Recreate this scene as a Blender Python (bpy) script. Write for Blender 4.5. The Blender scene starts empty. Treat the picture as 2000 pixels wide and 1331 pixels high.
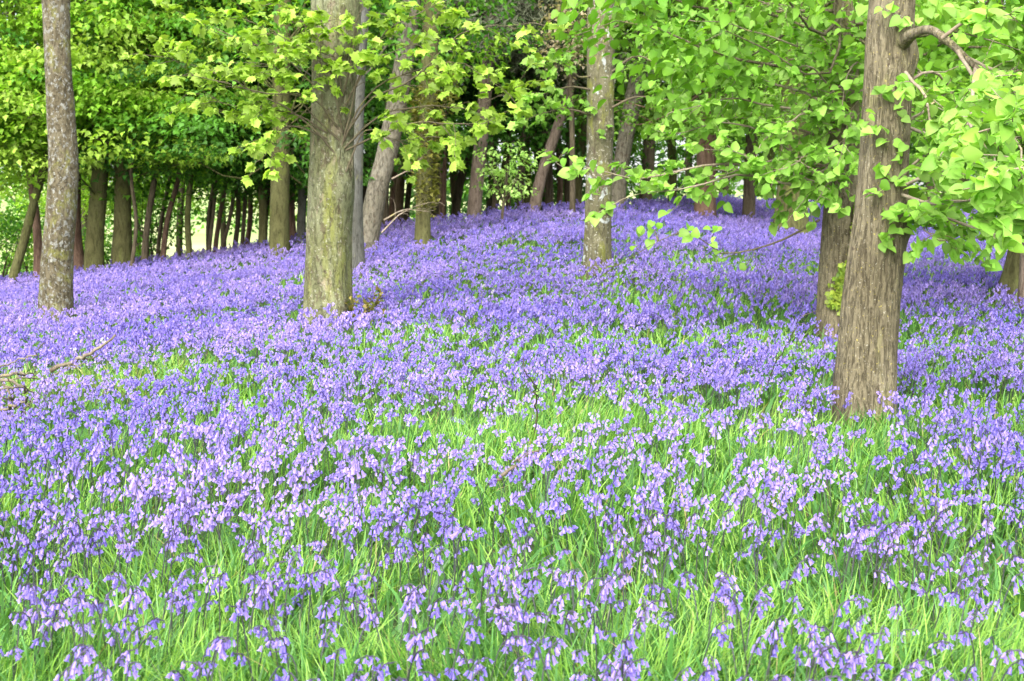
import bpy, math, numpy as np
from mathutils import Matrix, Vector

rng = np.random.default_rng(11)
PI = math.pi
scene = bpy.context.scene
COL = scene.collection

# ------------------------------------------------------------------ camera model
CZ, PITCH, F = 1.42, math.radians(4.0), 2778.0
SP, CP = math.sin(PITCH), math.cos(PITCH)


def ray(u, v):
    dx, dy = (u - 1000.0) / F, (665.5 - v) / F
    return np.array([dx, CP + dy * SP, -SP + dy * CP])


def at(u, v, Y):
    """the place in the wood seen at photo point (u, v), Y metres up the slope"""
    d = ray(u, v)
    return np.array([0, 0, CZ]) + d * (Y / d[1])


def proj(P):
    P = np.asarray(P, float)
    x, y, z = P[..., 0], P[..., 1], P[..., 2] - CZ
    fw = np.maximum(y * CP - z * SP, 1e-3)
    return 1000 + F * x / fw, 665.5 - F * (y * SP + z * CP) / fw


# ------------------------------------------------------------------ noise
_T = np.random.default_rng(3).random((64, 64, 64)).astype(np.float32)


def noise(x, y, z=0.0):
    x, y, z = np.broadcast_arrays(np.asarray(x, float), np.asarray(y, float), np.asarray(z, float))
    xi, yi, zi = np.floor(x).astype(int), np.floor(y).astype(int), np.floor(z).astype(int)
    fx, fy, fz = x - xi, y - yi, z - zi
    fx, fy, fz = fx * fx * (3 - 2 * fx), fy * fy * (3 - 2 * fy), fz * fz * (3 - 2 * fz)
    r = 0
    for a in (0, 1):
        for b in (0, 1):
            for c in (0, 1):
                w = (fx if a else 1 - fx) * (fy if b else 1 - fy) * (fz if c else 1 - fz)
                r = r + w * _T[(xi + a) & 63, (yi + b) & 63, (zi + c) & 63]
    return r


# ------------------------------------------------------------------ terrain
_ys = np.arange(-60, 1000, 0.25)
_sl = np.interp(_ys, [-60, 0, 28, 35, 55, 80, 110, 150, 500, 600, 1000], [0, 0.02, 0.104, -0.17, -0.17, 0.0, 0.0, .075, .075, .0, 0.0])   # the slope, its crest, a dip and the far fields
_pz = np.cumsum(_sl) * 0.25
_pz -= np.interp(0, _ys, _pz)
_cx = np.arange(-400, 400, 0.25)
_cz = np.interp(_cx, [-400, -40, -14, -10, -4, -1, 0, 3, 5, 9, 14, 40, 400],
                [-4.0, -2.6, -1.72, -1.4, -.60, -.12, 0, .20, .34, .26, .1, -.8, -1.2])
_k = np.hanning(13); _k /= _k.sum()
_cz = np.convolve(np.pad(_cz, 6, mode='edge'), _k, mode='valid')


def ycrest(x):
    t = np.clip((np.asarray(x, float) - 1.5) / 5.0, 0, 1)
    return 28 + 7 * t * t * (3 - 2 * t)


def H(x, y):
    x, y = np.asarray(x, float), np.asarray(y, float)
    k = 28.0 / ycrest(x)
    yy = y * np.where(y < 0, 1, k)
    z = np.interp(yy, _ys, _pz) + np.interp(x, _cx, _cz) * np.clip(yy, 0, 28) / 28
    return z + 0.07 * (noise(x * .8, y * .8, 5.0) - .5) + 0.10 * (noise(x * .25 + 9, y * .25, 2.0) - .5) * np.clip(y / 6, 0, 1)


def hit(u, v, off=0.2, fall=29.0):
    Y = np.arange(1.5, 36, 0.02)
    d = ray(u, v)
    P = np.array([0, 0, CZ])[None] + d[None] * (Y / d[1])[:, None]
    below = P[:, 2] < H(P[:, 0], P[:, 1]) + off
    if not below.any():
        Yh = fall
    else:
        Yh = float(Y[np.argmax(below)])
    p = at(u, v, Yh)
    return np.array([p[0], p[1], float(H(p[0], p[1]))])


# ------------------------------------------------------------------ mesh builder
def unit(a):
    a = np.asarray(a, float)
    return a / np.maximum(np.linalg.norm(a, axis=-1, keepdims=True), 1e-9)


class MB:
    def __init__(self):
        self.V, self.C, self.F, self.n = [], [], [], 0

    def add(self, V, Fs, C):
        V = np.asarray(V, np.float32).reshape(-1, 3)
        C = np.broadcast_to(np.asarray(C, np.float32), V.shape)
        self.V.append(V); self.C.append(C)
        for f in Fs:
            f = np.asarray(f, np.int64)
            if len(f):
                self.F.append(f + self.n)
        self.n += len(V)

    def scatter(self, t, pos, R, s, cm):
        """copies of template t=(V, Fs, C) at pos with rotation R, scale s and colour factor cm"""
        tV, tF, tC = t
        n, m = len(pos), len(tV)
        if n == 0:
            return
        s = np.asarray(s, float)
        s = s[:, None] if s.ndim == 1 else s
        V = np.einsum('nij,nmj->nmi', R, tV[None] * s[:, None, :]) + pos[:, None, :]
        C = tC[None] * np.asarray(cm)[:, None, :]
        off = (np.arange(n) * m)[:, None, None]
        Fs = [(np.asarray(f)[None] + off).reshape(-1, np.asarray(f).shape[1]) for f in tF]
        self.add(V.reshape(-1, 3), Fs, C.reshape(-1, 3))

    def build(self, name, mat, parent=None, loc=None, smooth=True):
        me = bpy.data.meshes.new(name)
        V = np.concatenate(self.V) if self.V else np.zeros((0, 3), np.float32)
        if loc is not None:
            V = V - np.asarray(loc, np.float32)
        me.vertices.add(len(V))
        me.vertices.foreach_set('co', V.astype(np.float32).ravel())
        loops = np.concatenate([f.ravel() for f in self.F])
        tot = np.concatenate([np.full(len(f), f.shape[1]) for f in self.F])
        start = np.concatenate([[0], np.cumsum(tot)[:-1]])
        me.loops.add(len(loops)); me.loops.foreach_set('vertex_index', loops.astype(np.int32))
        me.polygons.add(len(tot)); me.polygons.foreach_set('loop_start', start.astype(np.int32))
        me.update(calc_edges=True)
        me.polygons.foreach_set('use_smooth', np.full(len(tot), smooth))
        C = np.concatenate(self.C)
        ca = me.color_attributes.new('Col', 'FLOAT_COLOR', 'POINT')
        ca.data.foreach_set('color', np.concatenate([C, np.ones((len(C), 1))], 1).astype(np.float32).ravel())
        me.materials.append(mat)
        o = bpy.data.objects.new(name, me)
        COL.objects.link(o)
        if parent is not None:
            o.parent = parent
        elif loc is not None:
            o.location = Vector([float(q) for q in loc])
        return o


def tag(o, label=None, cat=None, group=None, kind=None):
    if label: o['label'] = label
    if cat: o['category'] = cat
    if group: o['group'] = group
    if kind: o['kind'] = kind
    return o


def thing(name, loc, label, cat, group=None):
    o = bpy.data.objects.new(name, None)
    COL.objects.link(o)
    o.location = Vector([float(q) for q in loc])
    o.empty_display_size = .2
    return tag(o, label, cat, group)


# ------------------------------------------------------------------ shapes
def tube(mb, P, rad, n=6, col=(.1, .08, .05), cap=True):
    P = np.asarray(P, float); k = len(P)
    rad = np.broadcast_to(np.asarray(rad, float), (k,))
    T = unit(np.gradient(P, axis=0))
    a = np.array([0, 0, 1.0]) if abs(T[0][2]) < .8 else np.array([1.0, 0, 0])
    N = np.zeros_like(P)
    nv = unit(np.cross(T[0], a))
    for i in range(k):
        nv = unit(nv - T[i] * nv.dot(T[i])); N[i] = nv
    B = np.cross(T, N)
    th = np.arange(n) * 2 * PI / n
    V = P[:, None] + rad[:, None, None] * (np.cos(th)[None, :, None] * N[:, None] + np.sin(th)[None, :, None] * B[:, None])
    i, j = np.meshgrid(np.arange(k - 1), np.arange(n), indexing='ij')
    q = np.stack([i * n + j, i * n + (j + 1) % n, (i + 1) * n + (j + 1) % n, (i + 1) * n + j], -1).reshape(-1, 4)
    mb.add(V.reshape(-1, 3), [q], np.asarray(col) if np.ndim(col) == 1 else np.repeat(np.asarray(col), n, 0))


def smooth_path(P, m):
    P = np.asarray(P, float); k = len(P)
    s = np.concatenate([[0], np.cumsum(np.linalg.norm(np.diff(P, axis=0), axis=1))])
    t = np.linspace(0, s[-1], m)
    if k < 3:
        return np.stack([np.interp(t, s, P[:, c]) for c in range(3)], 1)
    g = np.gradient(P, s, axis=0)                                  # cubic hermite through the points
    idx = np.clip(np.searchsorted(s, t) - 1, 0, k - 2)
    h = (s[idx + 1] - s[idx])[:, None]; x = ((t - s[idx])[:, None]) / h
    return ((2 * x**3 - 3 * x**2 + 1) * P[idx] + (x**3 - 2 * x**2 + x) * h * g[idx]
            + (-2 * x**3 + 3 * x**2) * P[idx + 1] + (x**3 - x**2) * h * g[idx + 1])


def trunk(mb, P, R, nseg=28, step=.09, flare=.35, rough=.05, seed=0, knots=(), ridge=0.0):
    """tapering, slightly irregular bole through P with radii R; root flare at the foot"""
    P = np.asarray(P, float)
    L = np.linalg.norm(np.diff(P, axis=0), axis=1).sum()
    m = max(8, int(L / step))
    C = smooth_path(P, m)
    s = np.concatenate([[0], np.cumsum(np.linalg.norm(np.diff(P, axis=0), axis=1))])
    t = np.linspace(0, s[-1], m)
    r = np.interp(t, s, R)
    hgt = t
    th = np.arange(nseg) * 2 * PI / nseg
    TH, Z = np.meshgrid(th, hgt)
    sd = seed * 7.3
    k1 = noise(np.cos(TH) * 1.2 + 10 + sd, np.sin(TH) * 1.2 + 10, Z * 1.3) - .5
    k2 = noise(np.cos(TH) * 5 + 30 + sd, np.sin(TH) * 5 + 30, Z * 5) - .5
    k3 = noise(TH * 0 + np.cos(TH) * 9 + 20 + sd, np.sin(TH) * 9 + 20, Z * 2.2) - .5
    lob = .55 + .45 * np.cos(TH * (3 + seed % 3) + seed) + .35 * np.cos(TH * 2 + seed * 2.1)
    fl = flare * np.exp(-Z / (2.3 * r[0] + .16)) * lob
    rr = r[:, None] * (1 + rough * (2.2 * k1 + .9 * k2 + .8 * k3) + fl)
    if ridge:                                                     # bark ridges that split and rejoin up the bole
        w = TH * 17 + 3.2 * (noise(np.cos(TH) * 3 + sd, np.sin(TH) * 3, Z * 1.6) - .5) * 4
        rr = rr + ridge * (np.abs(np.sin(w)) ** .7 - .6) * (.5 + noise(np.cos(TH) * 6 + sd, np.sin(TH) * 6, Z * 4))
    for (kz, ka, kr, kh) in knots:                                # bumps and knots on the bole
        d2 = ((Z - kz) / kh) ** 2 + ((np.angle(np.exp(1j * (TH - ka)))) * r[:, None] / kh) ** 2
        rr = rr + kr * np.exp(-d2)
    V = C[:, None].repeat(nseg, 1)
    V = V + np.stack([np.cos(TH) * rr, np.sin(TH) * rr, 0 * rr], -1)
    i, j = np.meshgrid(np.arange(m - 1), np.arange(nseg), indexing='ij')
    q = np.stack([i * nseg + j, i * nseg + (j + 1) % nseg, (i + 1) * nseg + (j + 1) % nseg, (i + 1) * nseg + j], -1).reshape(-1, 4)
    mb.add(V.reshape(-1, 3), [q], (1, 1, 1))


# leaf templates: length 1 along +y, face up +z
def _lime():
    rows = [(0, .02), (-.06, .26), (.16, .45), (.45, .46), (.75, .27), (1.0, .0)]
    V, q = [], []
    for y, w in rows:
        for sx in (-1, 0, 1):
            yy = y if sx or y >= 0 else .02
            V.append((sx * w, yy, .30 * abs(sx) * w - .30 * yy * yy))
    for i in range(len(rows) - 1):
        for c in (0, 1):
            a = i * 3 + c
            q.append((a, a + 1, a + 4, a + 3))
    V = np.array(V)
    C = np.ones((len(V), 3)); C[1::3] *= 1.12
    return V, [np.array(q)], C


def _maple():
    right = [(.07, .0), (.36, -.07), (.36, .12), (.58, .34), (.38, .46), (.36, .66), (.17, .68), (.0, 1.0)]
    left = [(-x, y) for x, y in right[:-1]][::-1]
    out = right + left
    V = [(0, .28, .05)] + [(x, y, -.42 * (x * x + (y - .28) ** 2)) for x, y in out]
    n = len(out)
    tri = [(0, i + 1, (i + 1) % n + 1) for i in range(n)]
    V = np.array(V)
    C = np.ones((len(V), 3)); C[0] *= .9
    return V, [np.array(tri)], C


def _small():
    V = np.array([(0, 0, 0), (.40, .30, .07), (.22, .55, .05), (0, 1, -.14), (-.22, .55, .05), (-.40, .30, .07)])
    return V, [np.array([(0, 1, 2, 3), (0, 3, 4, 5)])], np.ones((6, 3))


def _needle():
    V = np.array([(-.05, 0, 0), (.05, 0, 0), (.04, 1, -.1), (-.04, 1, -.1), (0, 0, -.05), (0, 0, .05), (.35, .8, .04), (.3, .86, -.04)])
    return V, [np.array([(0, 1, 2, 3), (4, 5, 6, 7)])], np.ones((8, 3))


LIME, MAPLE, SMALL, NEEDLE = _lime(), _maple(), _small(), _needle()


def frames(h, n):
    h = unit(h); x = unit(np.cross(h, n)); n = np.cross(x, h)
    return np.stack([x, h, n], -1)


def leaf_cols(n, a, b, jit=.22):
    t = rng.random((n, 1))
    c = np.asarray(a)[None] * (1 - t) + np.asarray(b)[None] * t
    return c * (1 + jit * rng.standard_normal((n, 1))).clip(.6, 1.5)


def spray(mb, c, r, n, size, t, pal, out=None, thick=.14, tilt=.42):
    """one flat layer of leaves hung about the end of a limb"""
    a = rng.random(n) * 2 * PI; q = np.sqrt(rng.random(n)) * r
    off = np.stack([np.cos(a) * q, np.sin(a) * q, rng.standard_normal(n) * thick - .25 * q * q / max(r, .01)], 1)
    h = np.stack([np.cos(a), np.sin(a), -.35 - .5 * rng.random(n)], 1) + .6 * rng.standard_normal((n, 3))
    if out is not None:
        h = h + np.asarray(out)[None] * .8
    nr = np.array([[0, 0, 1.0]]) + tilt * rng.standard_normal((n, 3))
    k = rng.random()
    a_, b_ = np.asarray(pal[0]), np.asarray(pal[1])
    m = (a_ * (1 - k) + b_ * k) * rng.uniform(.72, 1.2)
    mb.scatter(t, c[None] + off, frames(h, nr), size * (.65 + .6 * rng.random(n)), leaf_cols(n, m * .85 + .15 * a_, m * .85 + .15 * b_))


def bough(tb, lb, P, r0, pal, t=LIME, size=.09, twigs=9, tl=.45, nl=9, bare=.25, tipn=5, droop=.25, flat=.5, wind=(0, 0, 0), bcol=(1, 1, 1), clust=False):
    """a limb along P with alternating side twigs, leaves on the twigs"""
    C = smooth_path(P, 14)
    m = len(C)
    jit = noise(np.arange(m) * .6 + rng.random() * 50, 1.5, np.arange(3)[:, None] * 7.7).T - .5
    L = np.linalg.norm(C[-1] - C[0])
    C = C + jit * np.linspace(0, 1, m)[:, None] * .10 * L * np.array([1, 1, .7])
    rad = r0 * np.linspace(1, .18, m) ** 1.1
    tube(tb, C, np.maximum(rad, .0025), 6, bcol)
    T = unit(np.gradient(C, axis=0))
    tw = [(C[-1], T[-1], tl * .6, .004)]
    for i in range(twigs):
        f = bare + (1 - bare) * (i + rng.random()) / twigs
        k = min(m - 1, int(f * (m - 1)))
        side = (-1) ** i
        a = side * (.6 + .5 * rng.random())
        d = T[k].copy()
        hx = np.array([d[0] * math.cos(a) - d[1] * math.sin(a), d[0] * math.sin(a) + d[1] * math.cos(a), d[2] * .5 + (rng.random() - .5) * flat])
        tw.append((C[k], unit(hx), tl * (1.15 - .6 * f) * (.6 + .7 * rng.random()), max(.0035, rad[k] * .4)))
    for (p, d, l, r) in tw:
        pts = [p]
        dd = d.copy()
        for s in range(4):
            dd = unit(dd + .28 * rng.standard_normal(3) + np.array([0, 0, -droop * .25]))
            pts.append(pts[-1] + dd * l / 4)
        pts = np.array(pts)
        tube(tb, pts, np.linspace(r, .0018, 5), 4, bcol)
        # leaves
        if clust:
            fr = np.concatenate([np.repeat(np.array([1.0, .62])[:max(1, nl // tipn)], tipn)])
        else:
            fr = np.concatenate([.15 + .85 * rng.random(nl), np.full(tipn // 2, 1.0)])
        n = len(fr)
        q = smooth_path(pts, 30)[np.minimum((fr * 29).astype(int), 29)]
        a = rng.random(n) * 2 * PI
        h = dd[None] * .7 + np.stack([np.cos(a), np.sin(a), .05 - .75 * rng.random(n)], 1) * .9 + np.asarray(wind)[None]
        nr = np.array([[0, -.25, .9]]) + .72 * rng.standard_normal((n, 3))
        hu = unit(h)
        q = q + hu * size * .35 * rng.random((n, 1))
        lb.scatter(t, q, frames(h, nr), size * (.42 + .80 * rng.random(n)), leaf_cols(n, pal[0], pal[1], .30))


# ------------------------------------------------------------------ materials
def newmat(name):
    m = bpy.data.materials.new(name); m.use_nodes = True
    nt = m.node_tree; nt.nodes.clear()
    return m, nt, (lambda t, **k: _node(nt, t, **k))


def _node(nt, t, **k):
    n = nt.nodes.new(t)
    for a, b in k.items():
        if a.startswith('i_'):
            n.inputs[a[2:].replace('_', ' ')].default_value = b
        else:
            setattr(n, a, b)
    return n


def leaf_material(name, rough=.5, trans=.4, tint=(1.25, 1.3, .55), spec=.3, rnd=0.0):
    m, nt, N = newmat(name); L = nt.links.new
    at_ = N('ShaderNodeAttribute', attribute_name='Col')
    colr = at_.outputs['Color']
    if rnd:
        oi = N('ShaderNodeObjectInfo')
        mr = N('ShaderNodeMapRange'); mr.inputs[3].default_value = 1 - rnd; mr.inputs[4].default_value = 1 + rnd
        L(oi.outputs['Random'], mr.inputs[0])
        hs = N('ShaderNodeHueSaturation'); L(colr, hs.inputs['Color']); L(mr.outputs[0], hs.inputs['Value'])
        colr = hs.outputs['Color']
    p = N('ShaderNodeBsdfPrincipled'); p.inputs['Roughness'].default_value = rough
    p.inputs['Specular IOR Level'].default_value = spec
    L(colr, p.inputs['Base Color'])
    tr = N('ShaderNodeBsdfTranslucent')
    mu = N('ShaderNodeMix', data_type='RGBA', blend_type='MULTIPLY'); mu.inputs[0].default_value = 1
    L(colr, mu.inputs[6]); mu.inputs[7].default_value = (*tint, 1)
    L(mu.outputs[2], tr.inputs['Color'])
    mx = N('ShaderNodeMixShader'); mx.inputs[0].default_value = trans
    L(p.outputs[0], mx.inputs[1]); L(tr.outputs[0], mx.inputs[2])
    o = N('ShaderNodeOutputMaterial'); L(mx.outputs[0], o.inputs[0])
    return m


def bark_material(name, c1, c2, c3, patches=(), fiss=14, zs=.12, bump=.6, crack=.5, disp=.02):
    m, nt, N = newmat(name); L = nt.links.new
    tc = N('ShaderNodeTexCoord')
    def mapped(s):
        mp = N('ShaderNodeMapping'); mp.inputs['Scale'].default_value = s
        L(tc.outputs['Object'], mp.inputs['Vector']); return mp.outputs[0]
    def tex(s, scale, det=5, rough=.6, dist=0.0):
        n = N('ShaderNodeTexNoise'); n.inputs['Scale'].default_value = scale; n.inputs['Detail'].default_value = det
        n.inputs['Roughness'].default_value = rough; n.inputs['Distortion'].default_value = dist
        L(mapped(s), n.inputs['Vector']); return n.outputs['Fac']
    def ramp(sock, stops):
        r = N('ShaderNodeValToRGB'); e = r.color_ramp.elements
        while len(e) < len(stops): e.new(.5)
        for el, (p_, c_) in zip(e, stops):
            el.position = p_; el.color = (*c_, 1) if len(c_) == 3 else c_
        L(sock, r.inputs[0]); return r.outputs['Color']
    def mix(f, a, b, mode='MIX'):
        x = N('ShaderNodeMix', data_type='RGBA', blend_type=mode)
        if hasattr(f, 'links'): L(f, x.inputs[0])
        else: x.inputs[0].default_value = f
        L(a, x.inputs[6])
        if hasattr(b, 'links'): L(b, x.inputs[7])
        else: x.inputs[7].default_value = (*b, 1)
        return x.outputs[2]
    big = tex((1, 1, .45), 3.2, 4)
    col = ramp(big, [(.3, c1), (.52, c2), (.72, c3)])
    fine = tex((1, 1, .5), 42, 6, .7)
    col = mix(.6, col, ramp(fine, [(.25, (.45, .45, .45)), (.6, (1.15, 1.15, 1.15))]), 'MULTIPLY')
    fis = tex((1, 1, zs), fiss, 4, .65, .6)
    fr = ramp(fis, [(.36, (0, 0, 0)), (.5, (1, 1, 1))])
    col = mix(crack, col, ramp(fis, [(.34, (.28, .25, .22)), (.5, (1.05, 1.05, 1.05))]), 'MULTIPLY')
    for (pc, sc, th, soft, z_, am) in patches:
        t = tex((1, 1, z_), sc, 5, .62, .3)
        rp = N('ShaderNodeMapRange'); rp.inputs[1].default_value = th; rp.inputs[2].default_value = th + soft; rp.inputs[4].default_value = am
        L(t, rp.inputs[0])
        col = mix(rp.outputs[0], col, pc)
    p = N('ShaderNodeBsdfPrincipled'); p.inputs['Roughness'].default_value = .9; p.inputs['Specular IOR Level'].default_value = .15
    L(col, p.inputs['Base Color'])
    ad = N('ShaderNodeMath', operation='MULTIPLY_ADD'); L(fr, ad.inputs[0]); ad.inputs[1].default_value = crack * 1.4; L(fine, ad.inputs[2])
    b = N('ShaderNodeBump'); b.inputs['Strength'].default_value = bump; b.inputs['Distance'].default_value = disp
    L(ad.outputs[0], b.inputs['Height']); L(b.outputs[0], p.inputs['Normal'])
    o = N('ShaderNodeOutputMaterial'); L(p.outputs[0], o.inputs[0])
    return m


M_leaf = leaf_material('leaf', .48, .42)
M_dull = leaf_material('conifer_leaf', .7, .12, (1, 1, .8), .1)
M_grass = leaf_material('grass_blade', .36, .38, (1.2, 1.25, .5))
M_bell = leaf_material('bluebell_petal', .6, .35, (1.1, 1.0, 1.15), .15)
M_bell1 = leaf_material('bluebell_petal_single', .6, .35, (1.1, 1.0, 1.15), .15, rnd=.26)
M_ivy = leaf_material('ivy_leaf', .4, .25, (1.2, 1.2, .5))

GREY = (.24, .245, .225)
B_lichen = bark_material('lichen_bark', (0.077, 0.065, 0.037), (0.115, 0.098, 0.061), (0.149, 0.134, 0.092),
                         [((.17, .17, .05), 5, .52, .10, .7, .75), (GREY, 19, .545, .05, .8, .8), ((.36, .37, .34), 34, .62, .04, .8, .8), ((.10, .08, .05), 26, .60, .05, .8, .7)], 24, .5, .9, .6)
B_moss = bark_material('mossy_smooth_bark', (0.117, 0.121, 0.053), (0.17, 0.178, 0.098), (0.197, 0.207, 0.13),
                       [((.30, .24, .175), 6.5, .55, .06, .4, .6), ((.20, .215, .05), 5.0, .53, .12, .14, .7), ((.10, .085, .05), 17, .565, .05, .45, .85), ((.085, .07, .045), 44, .60, .04, .7, .8), ((.40, .40, .32), 34, .60, .04, 1, .5)], 22, .35, 1.0, .5)
B_ridge = bark_material('ridged_bark', (0.123, 0.104, 0.063), (0.174, 0.15, 0.095), (0.204, 0.178, 0.12),
                        [((.25, .25, .08), 4, .55, .12, .3, .6), ((.42, .40, .32), 85, .635, .03, 1, .8), ((.40, .34, .09), 55, .635, .03, 1, .8), ((.07, .05, .035), 9, .66, .03, .6, .9)], 60, .16, .9, .5)
B_grey = bark_material('grey_lichen_bark', (0.076, 0.076, 0.062), (0.104, 0.104, 0.09), (0.125, 0.129, 0.118), [((.22, .23, .07), 4, .56, .1, .4, .7)], 22, .3, .6, .5)
B_blotch = bark_material('blotched_bark', (0.105, 0.098, 0.053), (0.142, 0.132, 0.079), (0.163, 0.153, 0.1),
                         [((.40, .43, .42), 5, .59, .02, .9, .9), ((.19, .20, .04), 6, .53, .1, .4, .75), ((.09, .07, .05), 9, .60, .04, .7, .9), ((.45, .44, .36), 30, .60, .04, 1, .7)], 22, .3, .8, .5)
B_green = bark_material('green_brown_bark', (0.075, 0.071, 0.027), (0.106, 0.105, 0.042), (0.137, 0.136, 0.06), [((.15, .18, .04), 5, .55, .12, .4, .7)], 22, .2, .7, .55)
B_pine = bark_material('pinkish_pine_bark', (0.189, 0.139, 0.106), (0.237, 0.182, 0.145), (0.265, 0.21, 0.175), [((.20, .15, .12), 14, .60, .05, .3, .7)], 26, .2, .8, .6)
B_scaly = bark_material('scaly_bark', (0.134, 0.123, 0.086), (0.178, 0.161, 0.122), (0.202, 0.192, 0.151), [((.12, .09, .06), 22, .58, .05, .6, .8)], 24, .4, .9, .6)
B_dark = bark_material('dark_bark', (.075, .060, .040), (.11, .088, .058), (.14, .115, .075), [((.11, .12, .04), 5, .58, .1, .4, .5)], 22, .15, .7, .6)
B_red = bark_material('red_brown_bark', (.14, .085, .06), (.19, .12, .085), (.22, .15, .11), (), 22, .15, .7, .6)
B_wood = bark_material('dead_wood', (.10, .075, .05), (.17, .14, .10), (.23, .20, .15), [((.24, .22, .06), 9, .58, .05, .6, .7)], 30, .15, .5, .4)
B_twig = bark_material('twig_bark', (.085, .07, .045), (.12, .10, .065), (.16, .14, .09), [((.17, .18, .05), 9, .56, .1, .6, .6)], 30, .2, .4, .3)
B_paletwig = bark_material('pale_twig_bark', (.20, .155, .11), (.28, .23, .17), (.36, .31, .24), [((.42, .37, .12), 9, .62, .05, .8, .8)], 30, .2, .4, .3)


def ground_material():
    m, nt, N = newmat('woodland_soil'); L = nt.links.new
    tc = N('ShaderNodeTexCoord')
    n1 = N('ShaderNodeTexNoise'); n1.inputs['Scale'].default_value = 5; n1.inputs['Detail'].default_value = 8; L(tc.outputs['Object'], n1.inputs['Vector'])
    r1 = N('ShaderNodeValToRGB'); e = r1.color_ramp.elements
    e[0].position = .35; e[0].color = (.030, .045, .012, 1); e[1].position = .7; e[1].color = (.075, .12, .03, 1); L(n1.outputs['Fac'], r1.inputs[0])
    n2 = N('ShaderNodeTexNoise'); n2.inputs['Scale'].default_value = .05; n2.inputs['Detail'].default_value = 6; L(tc.outputs['Object'], n2.inputs['Vector'])
    r2 = N('ShaderNodeValToRGB'); e = r2.color_ramp.elements
    e[0].position = .35; e[0].color = (.20, .30, .07, 1); e[1].position = .65; e[1].color = (.36, .36, .17, 1); L(n2.outputs['Fac'], r2.inputs[0])
    sx = N('ShaderNodeSeparateXYZ'); L(tc.outputs['Object'], sx.inputs[0])
    mr = N('ShaderNodeMapRange'); mr.inputs[1].default_value = 50; mr.inputs[2].default_value = 62; L(sx.outputs['Y'], mr.inputs[0])
    mx = N('ShaderNodeMix', data_type='RGBA'); L(mr.outputs[0], mx.inputs[0]); L(r1.outputs[0], mx.inputs[6]); L(r2.outputs[0], mx.inputs[7])
    p = N('ShaderNodeBsdfPrincipled'); p.inputs['Roughness'].default_value = .95; L(mx.outputs[2], p.inputs['Base Color'])
    b = N('ShaderNodeBump'); b.inputs['Strength'].default_value = .6; b.inputs['Distance'].default_value = .05; L(n1.outputs['Fac'], b.inputs['Height']); L(b.outputs[0], p.inputs['Normal'])
    o = N('ShaderNodeOutputMaterial'); L(p.outputs[0], o.inputs[0])
    return m


# ------------------------------------------------------------------ ground
def make_ground():
    xs = np.unique(np.concatenate([np.arange(-24, 24.01, .3), np.linspace(-60, -24, 40), np.linspace(24, 60, 40), np.linspace(-400, -60, 20), np.linspace(60, 400, 20)]))
    ys = np.unique(np.concatenate([np.arange(-6, 50.01, .3), np.linspace(-60, -6, 20), np.linspace(50, 90, 40), np.linspace(90, 900, 30)]))
    X, Y = np.meshgrid(xs, ys)
    V = np.stack([X, Y, H(X, Y)], -1).reshape(-1, 3)
    w = len(xs)
    i, j = np.meshgrid(np.arange(len(ys) - 1), np.arange(w - 1), indexing='ij')
    q = np.stack([i * w + j, i * w + j + 1, (i + 1) * w + j + 1, (i + 1) * w + j], -1).reshape(-1, 4)
    mb = MB(); mb.add(V, [q], (1, 1, 1))
    o = mb.build('ground', ground_material())
    tag(o, kind='structure')


make_ground()

# ------------------------------------------------------------------ where bluebells and grass stand
# grassy patches seen in the flower carpet: photo centre, radii in metres, how much of the flowers is missing
PATCH = [(910, 870, .6, .6, .72), (760, 830, .35, .30, .6), (380, 735, .70, .40, .8), (180, 745, .9, .55, .97), (590, 830, .35, .5, .5), (25, 765, .5, .75, .95),
         (1400, 520, 1.2, 1.0, .85), (1330, 545, .8, .5, .55), (1240, 590, 1.1, .6, .65), (1300, 610, .7, .5, .5), (1180, 820, .4, .4, .5), (1560, 690, .8, .6, .5),
         (1850, 640, 1.0, .9, .45), (1830, 520, 1.4, 1.2, .55), (1900, 830, .6, .5, .5), (1800, 900, .5, .3, .6), (1690, 860, .4, .25, .4), (1450, 830, .5, .35, .45),
         (640, 640, .6, .3, .6), (330, 655, .9, .5, .65), (200, 665, .6, .5, .55), (450, 640, .8, .4, .3), (680, 555, 1.2, .5, .25),
         (1300, 1290, .32, .28, .85), (1540, 1190, .5, .26, .85), (1800, 1090, .25, .16, .7), (1900, 1000, .35, .2, .5), (800, 1280, .35, .2, .7), (600, 1150, .22, .2, .5),
         (1400, 1060, .3, .2, .6), (640, 1000, .3, .3, .6), (460, 1080, .25, .2, .5), (1150, 1010, .3, .25, .5), (900, 1180, .2, .2, .4), (1700, 1280, .45, .22, .8), (330, 1290, .25, .15, .35)]
PG = [(hit(u, v, .15), a, b, k) for (u, v, a, b, k) in PATCH]


def grassy(x, y):
    g = np.zeros(np.shape(x))
    for (c, a, b, k) in PG:
        d2 = ((x - c[0]) / a) ** 2 + ((y - c[1]) / b) ** 2
        g = np.maximum(g, k * np.exp(-d2 * .9))
    return g


TREE_FEET = []          # (x, y, r) filled below; plants keep off the boles


def clear_of_trees(x, y):
    ok = np.ones(np.shape(x), bool)
    for (tx, ty, r) in TREE_FEET:
        ok &= (x - tx) ** 2 + (y - ty) ** 2 > (r * 1.12 + .03) ** 2
    return ok


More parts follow.
